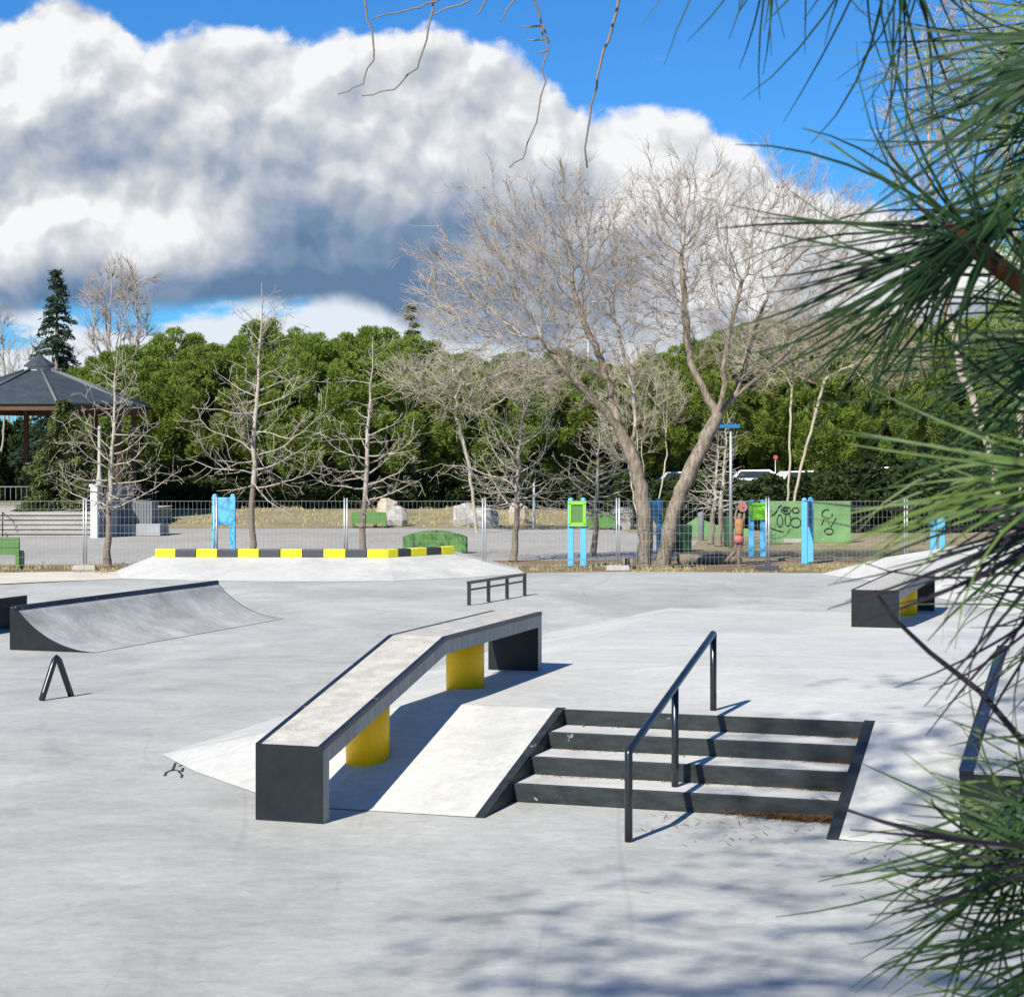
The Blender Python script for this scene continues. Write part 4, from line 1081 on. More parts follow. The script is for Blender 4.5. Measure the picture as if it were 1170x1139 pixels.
# conifers on the left
def conifer(name, label, loc, ht, rbase, seed, m, droop=.35, tiers=26, z0f=.12, dens=1.0):
    t = thing(name, label, 'conifer', loc); L0 = Vector(loc); rg = np.random.default_rng(seed); mb = MB()
    mb.tube([L0, L0 + Vector((0, 0, ht * .5)), L0 + Vector((0, 0, ht))], [ht * .018, ht * .012, .02], 8)
    Q = []
    for i in range(tiers):
        f = i / (tiers - 1); z = ht * (z0f + (1 - z0f) * f ** .9); r = rbase * (1 - f) ** .85 * rg.uniform(.75, 1.15) + .12
        for b_ in range(6):
            if rg.random() < .12: continue
            a = rg.uniform(0, 6.28); rb = r * rg.uniform(.6, 1.1); n = max(3, int(rb / .22)); pts = []
            for k in range(n + 1):
                s_ = k / n; pts.append(np.array([math.cos(a) * rb * s_, math.sin(a) * rb * s_, z + rb * (.12 * s_ - droop * s_ * s_)]))
            mb.tube([L0 + Vector(tuple(p)) for p in pts], [.03 * (1 - .8 * k / n) * max(.5, 1 - f) for k in range(n + 1)], 4)
            nn = int(n * 26 * dens); tt = rg.uniform(.12, 1.0, nn); q = np.array([pts[0] + (pts[-1] - pts[0]) * s_ for s_ in tt]); q[:, 2] = z + rb * (.12 * tt - droop * tt * tt)
            q += rg.normal(size=q.shape) * np.array([.10, .10, .06]); d = unit(np.array([math.cos(a), math.sin(a), -.35]) + rg.normal(size=q.shape) * .6); sdv = unit(np.cross(d, rg.normal(size=d.shape)))
            l_ = rg.uniform(.12, .24, (nn, 1)); Q.append(np.stack([q - sdv * .03, q + sdv * .03, q + d * l_ + sdv * .02, q + d * l_ - sdv * .02], 1))
    mb.build('trunk', M['bark'], t); quads_mesh('crown', np.concatenate(Q), m, t)
p = at(65, 98); conifer('cedar_tree', 'tall narrow dark cedar standing behind the gazebo roof', (p.x, p.y, .5), zat(312, 98) - .5, 2.5, 3, M['cedar'], .38, 30, dens=.8)
p = at(74, 76.5); conifer('young_cedar', 'bushy olive cedar in front of the gazebo posts', (p.x, p.y, .7), 4.6, 2.3, 4, M['cedar2'], .55, 22, .03, 2.2)
p = at(470, 112); conifer('cedar_tree', 'small conifer tip above the pine row left of the thick tree', (p.x, p.y, .7), zat(352, 112) - .7, 1.8, 8, M['cedar2'], .4, 20, dens=.8)

# ------------------------------------------------------------------ bare trees
def chains_mesh(mb, nodes, parent, kids, rad, kthick=8, minr=.0):
    """split a node tree into continuous tubes"""
    stack = [(0, None)]
    while stack:
        start, prev = stack.pop()
        ch = ([prev] if prev is not None else []) + [start]; cur = start
        while kids[cur]:
            ks = sorted(kids[cur], key=lambda q: -rad[q]); nx = ks[0]
            for o_ in ks[1:]: stack.append((o_, cur))
            ch.append(nx); cur = nx
        if len(ch) < 2: continue
        rr = [rad[q] for q in ch]
        if prev is not None: rr[0] = min(rad[prev], rr[1] * 1.15)
        rm = max(rr); k = kthick if rm > .08 else (5 if rm > .03 else 3)
        if rm > minr or True: mb.tube([nodes[q] for q in ch], rr, k, cap=False)
def colonize(trunks, attract, step=.28, infl=2.0, kill=.4, bias=(0, 0, .15), jit=.15, seed=0, maxn=16000, iters=160):
    """trunks: list of polylines [(Vector)], each later one starts at an index-able point of the first lists. returns nodes, kids"""
    rnd = random.Random(seed)
    nodes = []; par = []
    idx = {}
    for pl in trunks:
        prev = idx.get(tuple(round(c, 3) for c in pl[0]))
        if prev is None and not nodes: nodes.append(Vector(pl[0])); par.append(-1); prev = 0; idx[tuple(round(c, 3) for c in pl[0])] = 0
        for a, b in zip(pl, pl[1:]):
            a = Vector(a); b = Vector(b); n = max(1, int((b - a).length / step))
            for k in range(1, n + 1):
                q = a.lerp(b, k / n)
                if k < n: q += Vector((rnd.gauss(0, .02), rnd.gauss(0, .02), 0))
                nodes.append(q); par.append(prev); prev = len(nodes) - 1
            idx[tuple(round(c, 3) for c in b)] = prev
    att = [Vector(a) for a in attract]; bias = Vector(bias); stale = {}
    for it in range(iters):
        kd = kdtree.KDTree(len(nodes))
        for i, n in enumerate(nodes): kd.insert(n, i)
        kd.balance(); grow = {}; keep = []
        for a in att:
            co, i, d = kd.find(a)
            if d < kill: continue
            keep.append(a)
            if d < infl: grow.setdefault(i, []).append((a - co).normalized())
        att = keep
        if not grow or len(nodes) > maxn: break
        added = 0
        for i, ds in grow.items():
            if stale.get(i, 0) > 3: continue
            v = Vector((0, 0, 0))
            for d in ds: v += d
            v = v / len(ds) + bias + Vector((rnd.gauss(0, jit), rnd.gauss(0, jit), rnd.gauss(0, jit)))
            if v.length < 1e-4: continue
            v.normalize(); stale[i] = stale.get(i, 0) + 1
            nodes.append(nodes[i] + v * step); par.append(i); added += 1
        if not added: break
    kids = [[] for _ in nodes]
    for i, p_ in enumerate(par):
        if p_ >= 0: kids[p_].append(i)
    return nodes, par, kids
def radii(nodes, par, kids, tip=.006, pw=1.95, rbase=None):
    r = [0.0] * len(nodes)
    for i in range(len(nodes) - 1, -1, -1):
        r[i] = tip if not kids[i] else sum(r[k] ** pw for k in kids[i]) ** (1 / pw)
    if rbase:
        s = rbase / r[0]
        r = [tip + (q - tip) * s if q > tip else tip for q in r]
    return r
def ell(c, r, n, rnd, shell=.0):
    out = []
    while len(out) < n:
        d = Vector((rnd.uniform(-1, 1), rnd.uniform(-1, 1), rnd.uniform(-1, 1)))
        if shell < d.length <= 1: out.append(Vector(c) + Vector((d.x * r[0], d.y * r[1], d.z * r[2])))
    return out
def sprout(nodes, par, kids, rad, rnd, n, ln=.3, up=.2, tip=.006):
    """short end twigs"""
    N0 = len(nodes)
    ends = [i for i in range(N0) if rad[i] < .02]
    for _ in range(n):
        i = rnd.choice(ends); p_ = par[i]
        d = (nodes[i] - nodes[p_]).normalized() if p_ >= 0 else Vector((0, 0, 1))
        v = (d * 1.4 + Vector((rnd.gauss(0, .5), rnd.gauss(0, .5), rnd.gauss(0, .4) + up * 1.6))).normalized(); L_ = ln * rnd.uniform(.5, 1.3); q = nodes[i]; pi = i
        for k in range(3):
            q = q + v * L_ / 3; v = (v + Vector((rnd.gauss(0, .25), rnd.gauss(0, .25), rnd.gauss(0, .25)))).normalized()
            nodes.append(q); par.append(pi); kids.append([]); kids[pi].append(len(nodes) - 1); rad.append(tip * (1 - .2 * k)); pi = len(nodes) - 1
def bare(name, label, cat, trunks, attract, rbase, bark, twig, seed=1, tip=.007, nspr=1500, spr=.35, split=.05, parts=True, pre=1.0, taper=None, **kw):
    rnd = random.Random(seed)
    t = thing(name, label, cat, trunks[0][0])
    if pre != 1.0:
        a0 = list(attract); attract = a0 + [a + Vector((rnd.gauss(0, .45), rnd.gauss(0, .45), rnd.gauss(0, .45))) for a in a0 for _ in range(1)]
    nodes, par, kids = colonize(trunks, attract, seed=seed, **kw)
    rad = radii(nodes, par, kids, tip, rbase=rbase)
    if taper:
        za, zb_, k_ = taper
        for i, q in enumerate(nodes):
            f = min(1, max(0, (q.z - za) / (zb_ - za)))
            rad[i] = max(tip, rad[i] * (1 - k_ * f)) * (1 + (.16 * mnoise.noise(q * 1.9) if rad[i] > .06 else 0))
    sprout(nodes, par, kids, rad, rnd, nspr, spr, tip=tip * .85)
    # thick wood as trunk, the rest as crown
    mbt = MB(); mbc = MB(); stack = [(0, None, True)]
    while stack:
        start, prev, thick = stack.pop()
        tk = rad[start] > split
        ch = ([prev] if prev is not None else []) + [start]; cur = start
        while kids[cur]:
            ks = sorted(kids[cur], key=lambda q: -rad[q]); nx = ks[0]
            for o_ in ks[1:]: stack.append((o_, cur, tk))
            if tk and rad[nx] <= split: stack.append((nx, cur, False)); break
            ch.append(nx); cur = nx
        if len(ch) < 2: continue
        rr = [rad[q] for q in ch]
        if prev is not None: rr[0] = min(rad[prev], rr[1] * 1.12)
        rm = max(rr); k = 12 if rm > .12 else (6 if rm > .04 else (4 if rm > .02 else 3))
        pts = [nodes[q] for q in ch]
        if rm > .12: pts = [p + Vector((rnd.gauss(0, .010), rnd.gauss(0, .010), 0)) if 0 < i_ < len(pts) - 1 else p for i_, p in enumerate(pts)]
        (mbt if tk else mbc).tube(pts, rr, k, cap=False)
    mbt.build('trunk', bark, t); mbc.build('crown', twig, t)
    return t
def Z(px, py, Y, dy=0.0):
    return Vector(((px - 585) / F * (Y + dy), Y + dy, zat(py, Y + dy)))
def big_trees():
    rnd = random.Random(7)
    Y = 48.6
    P = lambda px, py, dy=0.0: Z(px, py, Y, dy)
    m = F / Y
    def E(px, py, rx, ry, n, dy=0.0, sh=0.0, d=None): return ell(P(px, py, dy), (rx / m, d or rx / m * .9, ry / m), n, rnd, sh)
    # left tree
    tr = [[P(737, 653), P(736, 600), P(733, 556), P(723, 521), P(708, 492)],
          [P(708, 492), P(692, 470, -.2), P(670, 448, -.3), P(645, 420, -.4), P(618, 385, -.4)],
          [P(708, 492), P(698, 455, .2), P(690, 420, .3), P(672, 380, .4), P(655, 330, .5)],
          [P(723, 521), P(726, 480, .3), P(722, 440, .4), P(712, 400, .5), P(700, 350, .5)]]
    at_ = E(545, 345, 75, 65, 420) + E(620, 312, 85, 82, 950) + E(660, 285, 48, 66, 420) + E(575, 270, 45, 40, 200) + E(650, 400, 70, 50, 260) + E(690, 330, 35, 60, 200)
    bare('bare_tree', 'left one of the two thick rough trunks, its leafless crown spread left', 'bare tree', tr, at_, .195, M['bark'], M['twig'], seed=3, nspr=8000, spr=.5, tip=.0056, infl=1.6, kill=.29, step=.2, bias=(0, 0, .3), pre=1.6, taper=(2.2, 5.0, .25))
    tr = [[P(756, 653, .1), P(765, 605), P(778, 560), P(800, 515), P(820, 474)],
          [P(820, 474), P(805, 448), P(793, 425), P(785, 387), P(782, 340), P(779, 290)],
          [P(820, 474), P(838, 455, .2), P(858, 438, .3), P(882, 418, .4), P(905, 395, .5)],
          [P(820, 474), P(827, 445, -.2), P(828, 410, -.3), P(838, 360, -.3), P(848, 320, -.3)],
          [P(838, 455, .2), P(850, 425, .5), P(856, 400, .6), P(872, 350, .7)]]
    at_ = E(780, 268, 74, 76, 950) + E(775, 340, 80, 50, 300) + E(885, 270, 65, 75, 520) + E(925, 340, 60, 60, 330) + E(950, 270, 50, 55, 200) + E(840, 380, 60, 45, 220)
    bare('bare_tree', 'right thick leaning trunk that forks, with a tall leafless crown', 'bare tree', tr, at_, .205, M['bark'], M['twig'], seed=4, nspr=8000, spr=.5, tip=.0056, infl=1.6, kill=.29, step=.2, bias=(0, 0, .3), pre=1.6, taper=(2.2, 5.0, .25))
big_trees()

def young_plane(px, ybase, ytop, label, seed, spread=1.9, lean=0.0, Yf=None):
    Y = Yf or gp(px, ybase).y; b0 = at(px, Y); ht = zat(ytop, Y); rnd = random.Random(seed)
    t = thing('plane_tree', label, 'plane tree', (b0.x, b0.y, -.02)); mbt = MB(); mbc = MB()
    tp = []; n = 14
    for k in range(n + 1):
        f = k / n; tp.append(Vector((b0.x + lean * f + rnd.gauss(0, .025), Y + rnd.gauss(0, .025), -.02 + ht * f)))
    tr = [.092 * (1 - f) ** 1.0 * (1.3 if f < .05 else 1) + .009 for f in [k / n for k in range(n + 1)]]
    kc = int(n * .34)
    mbt.tube(tp[:kc + 1], tr[:kc + 1], 10, cap=False); mbt.build('trunk', M['planeb'], t)
    mbc.tube(tp[kc:], tr[kc:], 8, cap=False)
    def branch(p, d, L_, r, depth, up):
        m_ = max(4, int(L_ / .16)); q = p; pts = [q]; v = d.copy()
        for k in range(m_):
            f = k / m_; v = (v + Vector((rnd.gauss(0, .16), rnd.gauss(0, .16), rnd.gauss(0, .12) + up * (.03 + .14 * f)))).normalized(); q = q + v * (L_ / m_); pts.append(q)
            if depth < 3 and k > 0 and rnd.random() < (.62 if depth == 0 else .42):
                s_ = v.cross(Vector((rnd.gauss(0, 1), rnd.gauss(0, 1), rnd.gauss(0, 1)))).normalized()
                branch(q, (v * .7 + s_ * .85).normalized(), L_ * rnd.uniform(.25, .5) * (1.15 - .5 * f), r * (1 - f * .7) * .6, depth + 1, up)
        mbc.tube(pts, [max(.007, r * (1 - .82 * k / m_)) for k in range(m_ + 1)], 5 if r > .02 else 3, cap=False)
    nb = 38
    for i in range(nb):
        f = .27 + .68 * (i / nb) ** 1.15; k = f * n; k0 = int(k); p = tp[k0].lerp(tp[min(n, k0 + 1)], k - k0)
        a = i * 2.399 + rnd.gauss(0, .4); L_ = spread * (1.0 - (f - .27) * .95) * rnd.uniform(.55, 1.25)
        d = Vector((math.cos(a), math.sin(a) * .9, rnd.uniform(-.30, .40) + (f - .3) * .9)).normalized()
        branch(p, d, L_, .024 * (1.15 - f) + .009, 0, .45)
    mbc.build('crown', M['plane'], t)
young_plane(122, 647, 400, 'leftmost leafless plane tree in front of the stone steps', 21, 2.3, .25)
young_plane(285, 0, 322, 'tallest leafless plane tree, just right of the blue play board', 22, 2.5, .35, 50.5)
young_plane(413, 0, 383, 'leafless plane tree behind the striped kerb, left of the curved bench', 23, 1.9, .35, 52.5)
young_plane(586, 641, 425, 'leafless plane tree left of the lime play board', 24, 2.4, .35)
young_plane(678, 635, 470, 'slim leafless plane tree just right of the lime play board', 25, 1.7, .2)
for px, Y, yt, l, s_ in ((821, 62, 470, 'thin pale leafless sapling right of the leaning trunk, left of the lamp post', 26), (812, 64, 495, 'second thin leafless sapling close beside the round grey bin', 27)):
    young_plane(px, 0, yt, l, s_, 1.2, .3, Y)

def field_tree(name, label, px, Y, z0, ex, rb, twig, seed, stems=1, tip=.010, nspr=1200, bias=(0, 0, .25), spr=.5, **kw):
    """ex: list of (px,py,rx,ry,n) crown regions"""
    rnd = random.Random(seed); m = F / Y; att = []
    for (cx, cy, rx, ry, n) in ex: att += ell(Z(cx, cy, Y), (rx / m, rx / m * .8, ry / m), n, rnd)
    b0 = at(px, Y, z0); zt = min(a.z for a in att)
    c = at(ex[0][0], Y); tr = [[b0, Vector(((b0.x * .6 + c.x * .4), Y, z0 + (zt - z0) * .6)), Vector((c.x, Y, zt + .2))]]
    for k in range(stems - 1):
        a = k * 2.2; tr.append([b0, b0 + Vector((math.cos(a) * .6, math.sin(a) * .5, (zt - z0) * .5)), Vector((c.x + math.cos(a) * ex[0][2] / m * .5, Y + math.sin(a) * .8, zt + .5))])
    return bare(name, label, 'bare tree', tr, att, rb, twig, twig, seed=seed, tip=tip, nspr=nspr, spr=spr, bias=bias, split=.09, **kw)
field_tree('poplar_tree', 'leafless upright poplar behind the gazebo and left pines', 135, 108, .7, [(135, 365, 42, 68, 520)], .20, M['twig'], 41, 5, .011, 1600, (0, 0, .9), .9, infl=4, kill=.45, step=.35)
field_tree('bare_tree', 'leafless tree cut by the left picture edge above the gazebo', -8, 105, .7, [(-8, 385, 26, 45, 220), (-40, 370, 40, 60, 200)], .16, M['twig'], 42, 3, .011, 700, (0, 0, .6), .8, infl=4, kill=.5, step=.35)
field_tree('bare_tree', 'thin leafless thicket tree between the gazebo roof and the cedar', 15, 112, .7, [(20, 420, 45, 35, 260), (90, 430, 30, 30, 120)], .12, M['twig'], 43, 3, .010, 700, (0, 0, .6), .7, infl=5, kill=.5, step=.35)
field_tree('bare_tree', 'beige leafless tree with arching twigs between third and fourth plane trees', 545, 74, 0, [(520, 440, 62, 36, 420), (600, 430, 45, 28, 260), (470, 430, 30, 25, 120)], .065, M['twigb'], 44, 1, .0105, 2200, (0, 0, -.12), .75, infl=4, kill=.38, step=.28)
field_tree('bare_tree', 'beige leafless tree filling the gap between the two thick trunks', 735, 72, 0, [(735, 455, 55, 50, 420), (715, 500, 40, 35, 150)], .06, M['twigb'], 45, 4, .010, 1800, (0, 0, .4), .6, infl=4, kill=.4, step=.28)
field_tree('bare_tree', 'beige leafless tree right of the leaning trunk under the needle fans', 900, 75, 0, [(905, 400, 75, 45, 480), (1010, 400, 60, 50, 260)], .075, M['twigb'], 46, 2, .0105, 2400, (0, 0, -.05), .8, infl=4, kill=.4, step=.3)
field_tree('bare_tree', 'pinkish leafless tree high behind the needles at upper right', 1150, 58, 0, [(1110, 130, 110, 150, 1100), (1060, 260, 60, 60, 150), (1180, 380, 50, 80, 150)], .17, M['twig'], 47, 2, .010, 3000, (0, 0, .2), .6, infl=4, kill=.42, step=.3)

# ------------------------------------------------------------------ near pine whose boughs hang at the right
def needle_fan(Q, base, axis, n, ln, spread, rnd, rad=.0010, sag=.25, along=.05, back=0.0, seg=6):
    """append needle tubes (triangular section) around a shoot: arrays of quads"""
    axis = axis.normalized(); a1 = axis.orthogonal().normalized(); a2 = axis.cross(a1)
    for i in range(n):
        th = rnd.uniform(0, 6.2832); el = spread * math.sqrt(rnd.uniform(.02, 1))
        side = a1 * math.cos(th) + a2 * math.sin(th)
        d = (axis * math.cos(el) + side * math.sin(el)).normalized()
        p = base - axis * rnd.uniform(0, along) + side * .004
        L_ = ln * rnd.uniform(.72, 1.1); pts = [p]
        bend = Vector((rnd.gauss(0, .4), rnd.gauss(0, .4), rnd.gauss(0, .35) - sag)) * .17
        for k in range(seg):
            d = (d + bend * (1 + k * .25)).normalized(); p = p + d * (L_ / seg); pts.append(p)
        r0 = rad * rnd.uniform(.8, 1.2)
        s1 = pts[1] - pts[0]; e1 = s1.orthogonal().normalized(); e2 = s1.normalized().cross(e1)
        prev = None
        for k, q in enumerate(pts):
            r_ = r0 * (1 - .75 * (k / seg) ** 3)
            ring = [q + e1 * r_, q - e1 * r_ * .5 + e2 * r_ * .87, q - e1 * r_ * .5 - e2 * r_ * .87]
            if prev:
                for j in range(3): Q.append((prev[j][:], prev[(j + 1) % 3][:], ring[(j + 1) % 3][:], ring[j][:]))
            prev = ring
def near_pine():
    rnd = random.Random(99)
    root = Vector((2.6, -1.2, -.004))
    t = thing('pine_tree', 'nearest pine whose long needled boughs hang over the right side', 'pine tree', root)
    B = lambda px, py, d: Vector(((px - 585) / F * d, d, H - (py - YH) * d / F))
    mb = MB()
    trunk = [root, root + Vector((.05, .05, 2)), root + Vector((.0, .1, 4)), root + Vector((-.3, .1, 6.2)), root + Vector((-.6, .1, 9.2)), root + Vector((-.7, .1, 12.6))]
    mb.tube(trunk, [.24, .20, .17, .13, .09, .04], 14); mb.build('trunk', M['bark'], t)
    # boughs: from trunk to the tuft bases
    mbb = MB(); mbs = MB(); Qd = []; Qf = []; Qp = []
    tufts = [  # base px,py, distance, direction in picture (dx,dy), depth component, count, length, spread, which, sag
        (1095, 268, 1.10, (-.80, -.62), -.05, 7, .168, .28, 'd', .05),
        (1092, 262, 1.10, (-.95, -.30), -.05, 9, .160, .30, 'd', .05),
        (1100, 280, 1.10, (-.82, .66), .0, 60, .160, .30, 'd', .15),
        (1100, 290, 1.13, (-.70, .72), .05, 30, .150, .45, 'd', .15),
        (1085, 268, 1.12, (-1, .05), .05, 13, .155, .30, 'p', .08),
        (1215, 75, .80, (-1, .32), .05, 30, .125, .42, 'd', .15),
        (1215, 20, 1.4, (-1, .32), .05, 45, .17, .6, 'f', .15),
        (1225, 170, 1.6, (-1, .25), .0, 55, .18, .7, 'f', .2),
        (1235, 300, 1.9, (-.9, .2), .0, 60, .18, .9, 'f', .2),
        (1250, 200, 2.6, (-1, .1), .0, 110, .18, 1.1, 'f', .2),
        (1200, 120, 2.4, (-1, .3), .0, 80, .17, 1.1, 'f', .2),
        (1190, 330, 2.5, (-1, .1), .0, 90, .16, 1.2, 'f', .2),
        (1225, 60, 1.2, (-1, .38), .0, 60, .15, .6, 'd', .2),
        (1180, 440, 2.3, (-1, .1), .0, 70, .16, 1.2, 'd', .2),
        (1230, 700, 1.6, (-1, .2), .0, 50, .15, .9, 'd', .2),
        (1215, 160, 1.2, (-1, .35), .0, 30, .17, .5, 'd', .2),
        (1010, -80, 1.15, (-.30, 1), .0, 46, .150, .75, 'd', .1),
        (880, -115, 1.25, (-.6, 1), .0, 32, .150, .7, 'd', .1),
        (1195, 400, 1.25, (-1, .42), .05, 48, .17, .42, 'd', .1),
        (1235, 420, 1.8, (-1, .1), .0, 50, .17, .9, 'd', .2),
        (1190, 548, .95, (-1, .03), .0, 42, .130, .42, 'f', .22),
        (1205, 500, 1.15, (-1, .1), .0, 40, .130, .6, 'd', .2),
        (1220, 590, 1.05, (-1, .12), .05, 36, .125, .5, 'd', .1),
        (1240, 560, 1.3, (-1, .02), .05, 42, .13, .8, 'd', .1),
        (1225, 585, 1.0, (-.90, .50), .0, 26, .155, .42, 'p', .03),
        (1235, 650, 1.1, (-.85, .55), .0, 20, .150, .45, 'p', .03),
        (1152, 985, 1.02, (-1, .05), -.05, 24, .120, .9, 'd', .05),
        (1150, 975, 1.04, (-.70, .85), .0, 42, .125, .62, 'd', .05),
        (1160, 960, 1.10, (-.85, -.65), .0, 26, .115, .7, 'f', .0),
        (1205, 1090, .98, (-.85, .4), .0, 60, .125, .7, 'd', .05),
        (1150, 980, .98, (-1, .12), .0, 12, .125, .5, 'p', .0),
        (1215, 930, 1.15, (-1, .0), .0, 46, .13, .7, 'f', .1),
        (1180, 1160, 1.1, (-.6, .3), .0, 36, .12, 1.1, 'f', .05),
        (1220, 1010, 1.0, (-.9, .1), .0, 60, .12, .9, 'd', .05),
    ]
    hubs = {0: root + Vector((-.1, .1, 4.2)), 1: root + Vector((0, .05, 2.2))}
    nr = 0
    for (px, py, d, dr, dz, n, ln, spd, w, sag) in tufts:
        b = B(px, py, d); ax = Vector((dr[0], dz, -dr[1])).normalized()
        Q = {'d': Qd, 'f': Qf, 'p': Qp}[w]; n = int(n * (1.1 if w == 'f' and d > 1.3 else .68)); nr += 1
        needle_fan(Q, b, ax, n, ln, spd, rnd, rad=(.00112 if w != 'f' else .00100), sag=sag, along=.05)
        if w == 'd' and n > 25:      # short needles clothing the shoot itself
            for q_ in range(4): needle_fan(Q, b - ax * (.02 + .022 * q_), (ax + Vector((0, 0, .25 * (-1) ** q_))).normalized(), 5, ln * .7, 1.0, rnd, rad=.0011, sag=sag, along=.02)
        # russet shoot and its twig back to a bough outside the frame
        if (n < 20 and nr != 1) or nr in (3, 4, 5): continue
        thin = nr > 5 and n < 30
        if nr == 1:
            for q_ in range(5): needle_fan(Q, b - ax * (.012 + .02 * q_), (ax + Vector((0, 0, .5 * (-1) ** q_))).normalized(), 6, .13, 1.0, rnd, rad=.0011, sag=.05, along=.02)
        s1 = b - ax * .10; s2 = Vector((max(s1.x, .42) + .10, d * .9, s1.z + (.05 if py > 300 else -.05)))
        mbs = MB(); mbs.tube([b + ax * .010, b, b - ax * .03, s1], [.002, .006, .0065, .005] if not thin else [.0012, .002, .002, .002], 8); mbs.build('shoot', M['bud'], t)
        mbs = MB(); mbs.tube([s1, s1.lerp(s2, .5) + Vector((0, 0, -.01)), s2], [.004, .005, .007] if not thin else [.002, .002, .003], 6); mbs.build('twig', M['bark'], t)
    # main boughs, outside the frame to the right
    main = [root + Vector((0, .05, 3.9)), Vector((1.9, -.4, 3.5)), Vector((1.2, .3, 3.2)), Vector((.62, .8, 2.95)), Vector((.56, 1.0, 2.75)), Vector((.54, 1.05, 2.55)), Vector((.53, 1.0, 2.4))]
    mbb.tube(main, [.05, .04, .03, .02, .015, .011, .008], 8); mbb.build('bough', M['bark'], t); mbb = MB()
    main = [root + Vector((0, .05, 3.0)), Vector((1.9, -.3, 2.9)), Vector((1.2, .4, 2.6)), Vector((.62, .9, 2.5)), Vector((.50, 1.0, 2.46)), Vector((.42, 1.05, 2.49))]
    mbb.tube(main, [.05, .04, .03, .02, .012, .008], 8)
    mbb.build('bough', M['bark'], t); mbb = MB()
    tw = [B(1180, 860, 1.1), B(1120, 790, 1.12), B(1062, 745, 1.13), B(1020, 705, 1.14), B(1000, 675, 1.15)]
    mbb.tube(tw, [.0022, .0019, .0016, .0013, .001], 6)
    mbb.build('dry_twig', M['needle3'], t);
    fol = quads_mesh('needles', Qd, M['needle'], t, world=True); quads_mesh('sunlit_needles', Qf, M['needle2'], t, world=True); quads_mesh('old_needles', Qp, M['needle3'], t, world=True)
    # high crown over the camera: throws the dappled shade
    rg = np.random.default_rng(5); QQ = []; mbh = MB()
    for (cx, cy, cz, rr, n) in CROWN:
        c = Vector((cx, cy, cz)); mbh.tube([root + Vector((-.3, .1, min(6.0, cz - .6))), root.lerp(c, .5) + Vector((0, 0, cz * .45)), c], [.02, .014, .007], 6)
        cl = unit(rg.normal(size=(n, 3))) * (rg.random((n, 1)) ** .4) * rr * np.array([1.9, .6, .6]) + np.array([cx, cy, cz])
        for q in cl:
            k = 26; d = unit(rg.normal(size=(k, 3)) + np.array([0, 0, .3])); s_ = unit(np.cross(d, rg.normal(size=d.shape))) * .0025
            b0 = q + d * .01; e0 = q + d * rg.uniform(.11, .17, (k, 1)); QQ.append(np.stack([b0 - s_, b0 + s_, e0 + s_, e0 - s_], 1))
            mbh.tube([c.lerp(Vector(q), .0), c.lerp(Vector(q), .6) + Vector((0, 0, -.05)), Vector(q)], [.006, .004, .003], 4)
    mbh.build('branches', M['bark'], t); quads_mesh('crown', np.concatenate(QQ), M['needle'], t, world=True)
# crown blobs are placed where the sun line through the shaded ground passes
def toward(px, py, z, zc):
    p = gp(px, py, z); k = (zc - z) / math.tan(SUN_EL); n = Vector((sx, sy, 0)).normalized(); q = p + n * k
    return q.x, q.y, zc
CROWN = []
for (px, py, z, zc, r, n) in ((700, 1075, 0, 6.4, .42, 9), (820, 1010, 0, 6.3, .40, 9), (950, 1060, 0, 6.6, .60, 22), (1060, 985, 0, 6.4, .50, 16), (900, 1120, 0, 6.8, .55, 20), (760, 1130, 0, 6.6, .55, 14), (1100, 1120, 0, 6.8, .7, 24),
                              (1010, 880, .3, 6.9, .45, 12), (940, 830, .5, 7.4, .42, 9), (1060, 840, .5, 7.3, .55, 16), (1140, 800, .7, 7.5, .6, 20), (1150, 900, .3, 6.9, .6, 18), (880, 960, 0, 6.2, .35, 7), (960, 880, .3, 7.0, .35, 9), (1020, 930, .1, 6.6, .4, 12), (600, 1040, 0, 6.0, .3, 6), (985, 860, .35, 7, .4, 12), (1080, 900, .2, 7, .5, 14), (1050, 780, .56, 7.4, .4, 9), (640, 1125, 0, 6.5, .45, 9)):
    x, y, zz = toward(px, py, z, zc + 2.6); CROWN.append((x, y, zz, r * 1.9, int(n * 1.9)))
for (px, py, d, k, r, n) in ((1075, 320, 1.1, 3.4, .14, 3), (1140, 620, 1.1, 3.5, .16, 4), (1120, 1050, 1.0, 3.6, .14, 3)):
    p = Vector(((px - 585) / F * d, d, H - (py - YH) * d / F)) + sd * k; CROWN.append((p.x, p.y, p.z, r, n))
near_pine()

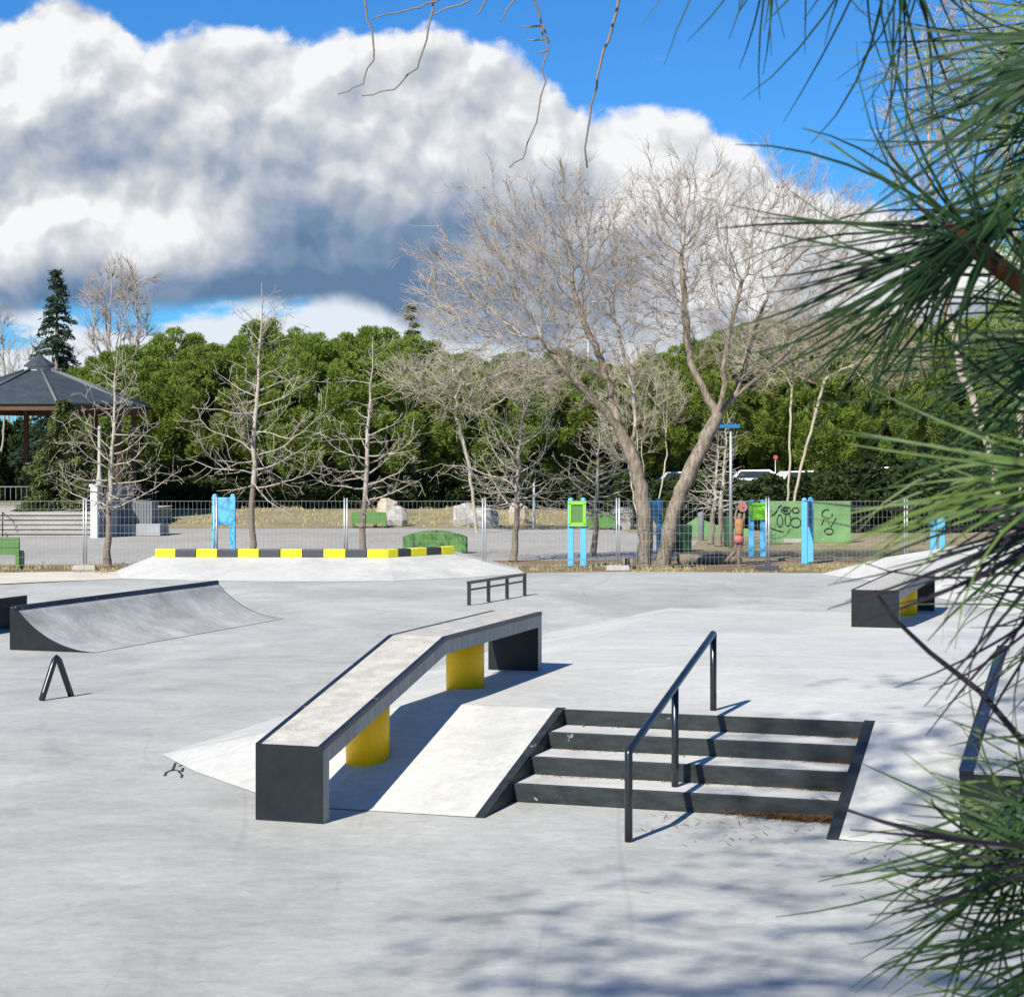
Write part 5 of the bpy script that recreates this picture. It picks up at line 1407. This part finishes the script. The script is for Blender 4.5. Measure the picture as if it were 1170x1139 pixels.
# bare hanging twigs of a second tree standing behind the camera
def overhead_tree():
    root = Vector((-2.4, -2.2, -.004)); t = thing('bare_tree', 'leafless tree behind the viewer, its thin twigs hanging from the top edge', 'bare tree', root)
    rnd = random.Random(12)
    B = lambda px, py, d: Vector(((px - 585) / F * d, d, H - (py - YH) * d / F))
    mb = MB(); mb.tube([root, root + Vector((.1, .1, 2.0)), root + Vector((.3, .4, 4.2)), root + Vector((.6, 1.2, 5.6))], [.16, .13, .10, .06], 12); mb.build('trunk', M['bark'], t)
    mb = MB(); hub = root + Vector((.6, 1.2, 5.6))
    limb = [hub, Vector((-1.2, 1.2, 5.3)), Vector((-.5, 3.0, 4.6)), Vector((.2, 4.2, 4.15)), Vector((.9, 5.0, 4.1))]
    mb.tube(limb, [.06, .045, .03, .018, .008], 8)
    D = 4.2
    tw = [[(418, -60), (417, 0), (424, 35), (425, 70), (412, 97), (386, 108)], [(497, -60), (495, 0), (489, 45), (475, 78), (450, 103), (413, 110)],
          [(606, -60), (611, 0), (618, 30), (626, 60), (622, 95), (612, 140), (598, 175), (582, 192)],
          [(712, -50), (706, 15), (690, 60), (682, 100), (673, 130), (671, 192)],
          [(540, -40), (505, -2), (480, 8), (450, 14), (425, 22)], [(560, -30), (535, 2), (505, 13), (492, 20)], [(560, -20), (552, 8), (546, 18)], [(600, -20), (585, 5), (571, 25)]]
    for i, pl in enumerate(tw):
        d = D + (i % 4) * .15; pts = [B(x, y, d) for x, y in pl]
        # smooth
        sm = []
        for a, b in zip(pts, pts[1:]):
            for k in range(3): sm.append(a.lerp(b, k / 3) + Vector((rnd.gauss(0, .003), 0, rnd.gauss(0, .002))))
        sm.append(pts[-1]); n = len(sm); w = .0045 if i == 3 else .003
        mb.tube(sm, [w * (1 - .55 * k / n) for k in range(n)], 5)
        mb.tube([sm[0], sm[0].lerp(limb[3], .5) + Vector((0, 0, .1)), limb[3]], [w, w * 1.4, .008], 5)
    for a, b in (((618, 30), (594, 30)), ((624, 45), (602, 46)), ((626, 58), (614, 60)), ((620, 28), (628, 50))):
        mb.tube([B(*a, D + .3), B((a[0] + b[0]) / 2, (a[1] + b[1]) / 2 + 1, D + .3), B(*b, D + .3)], [.0028, .002, .0012], 4)
    mb.build('crown', M['planeb'], t)
overhead_tree()

# dry grass and weeds
def weeds(name, label, cols, n, seed, area, hmin, hmax, wd, zf):
    rg = random.Random(seed); Q = []; made = 0
    while made < n:
        px = rg.uniform(-60, 1230); Y = rg.uniform(*area)
        p = at(px, Y)
        if mnoise.noise(Vector((p.x * .6, p.y * .9, seed))) < rg.uniform(-.15, .35): continue
        z = zf(p.x, p.y)
        for _ in range(6):
            q = Vector((p.x + rg.gauss(0, .08), p.y + rg.gauss(0, .08), z - .01)); a = rg.uniform(0, 6.28); h_ = rg.uniform(hmin, hmax)
            d = Vector((math.cos(a) * rg.uniform(.1, .8), math.sin(a) * .5, 1)).normalized() * h_; sd_ = Vector((wd, 0, 0))
            Q.append([tuple(q - sd_), tuple(q + sd_), tuple(q + d + sd_ * .3), tuple(q + d - sd_ * .3)]); made += 1
    o = quads_mesh(name, Q, cols); tagp(o, label, 'grass', kind='stuff')
straw = mat('dry_straw', (.40, .33, .18), .9, .1, col2=(.20, .19, .07), vscale=.8)
weeds('dry_grass', 'dry straw and weeds tufted along the foot of the fence', straw, 5200, 3, (46.5, 50.5), .03, .14, .012, lambda x, y: -.016)
weeds('dry_grass', 'dry yellow green grass on the slope in front of the far pines', straw, 9000, 5, (80, 99), .06, .22, .022, terr)
# ------------------------------------------------------------------ camera
cam = bpy.data.cameras.new('camera'); co = bpy.data.objects.new('camera', cam); COL.objects.link(co)
co.location = (0, 0, H); co.rotation_euler = (math.radians(90), 0, 0)
cam.sensor_fit = 'HORIZONTAL'; cam.sensor_width = 36; cam.lens = 36 * F / 1170; cam.shift_y = -(569.5 - YH) / 1170
cam.clip_start = .05; cam.clip_end = 3000
cam.dof.use_dof = True; cam.dof.focus_distance = 40; cam.dof.aperture_fstop = 46
scene.camera = co
scene.view_settings.view_transform = 'Standard'; scene.view_settings.look = 'None'; scene.view_settings.exposure = EXPO; scene.view_settings.gamma = 1
scene.render.engine = 'CYCLES'
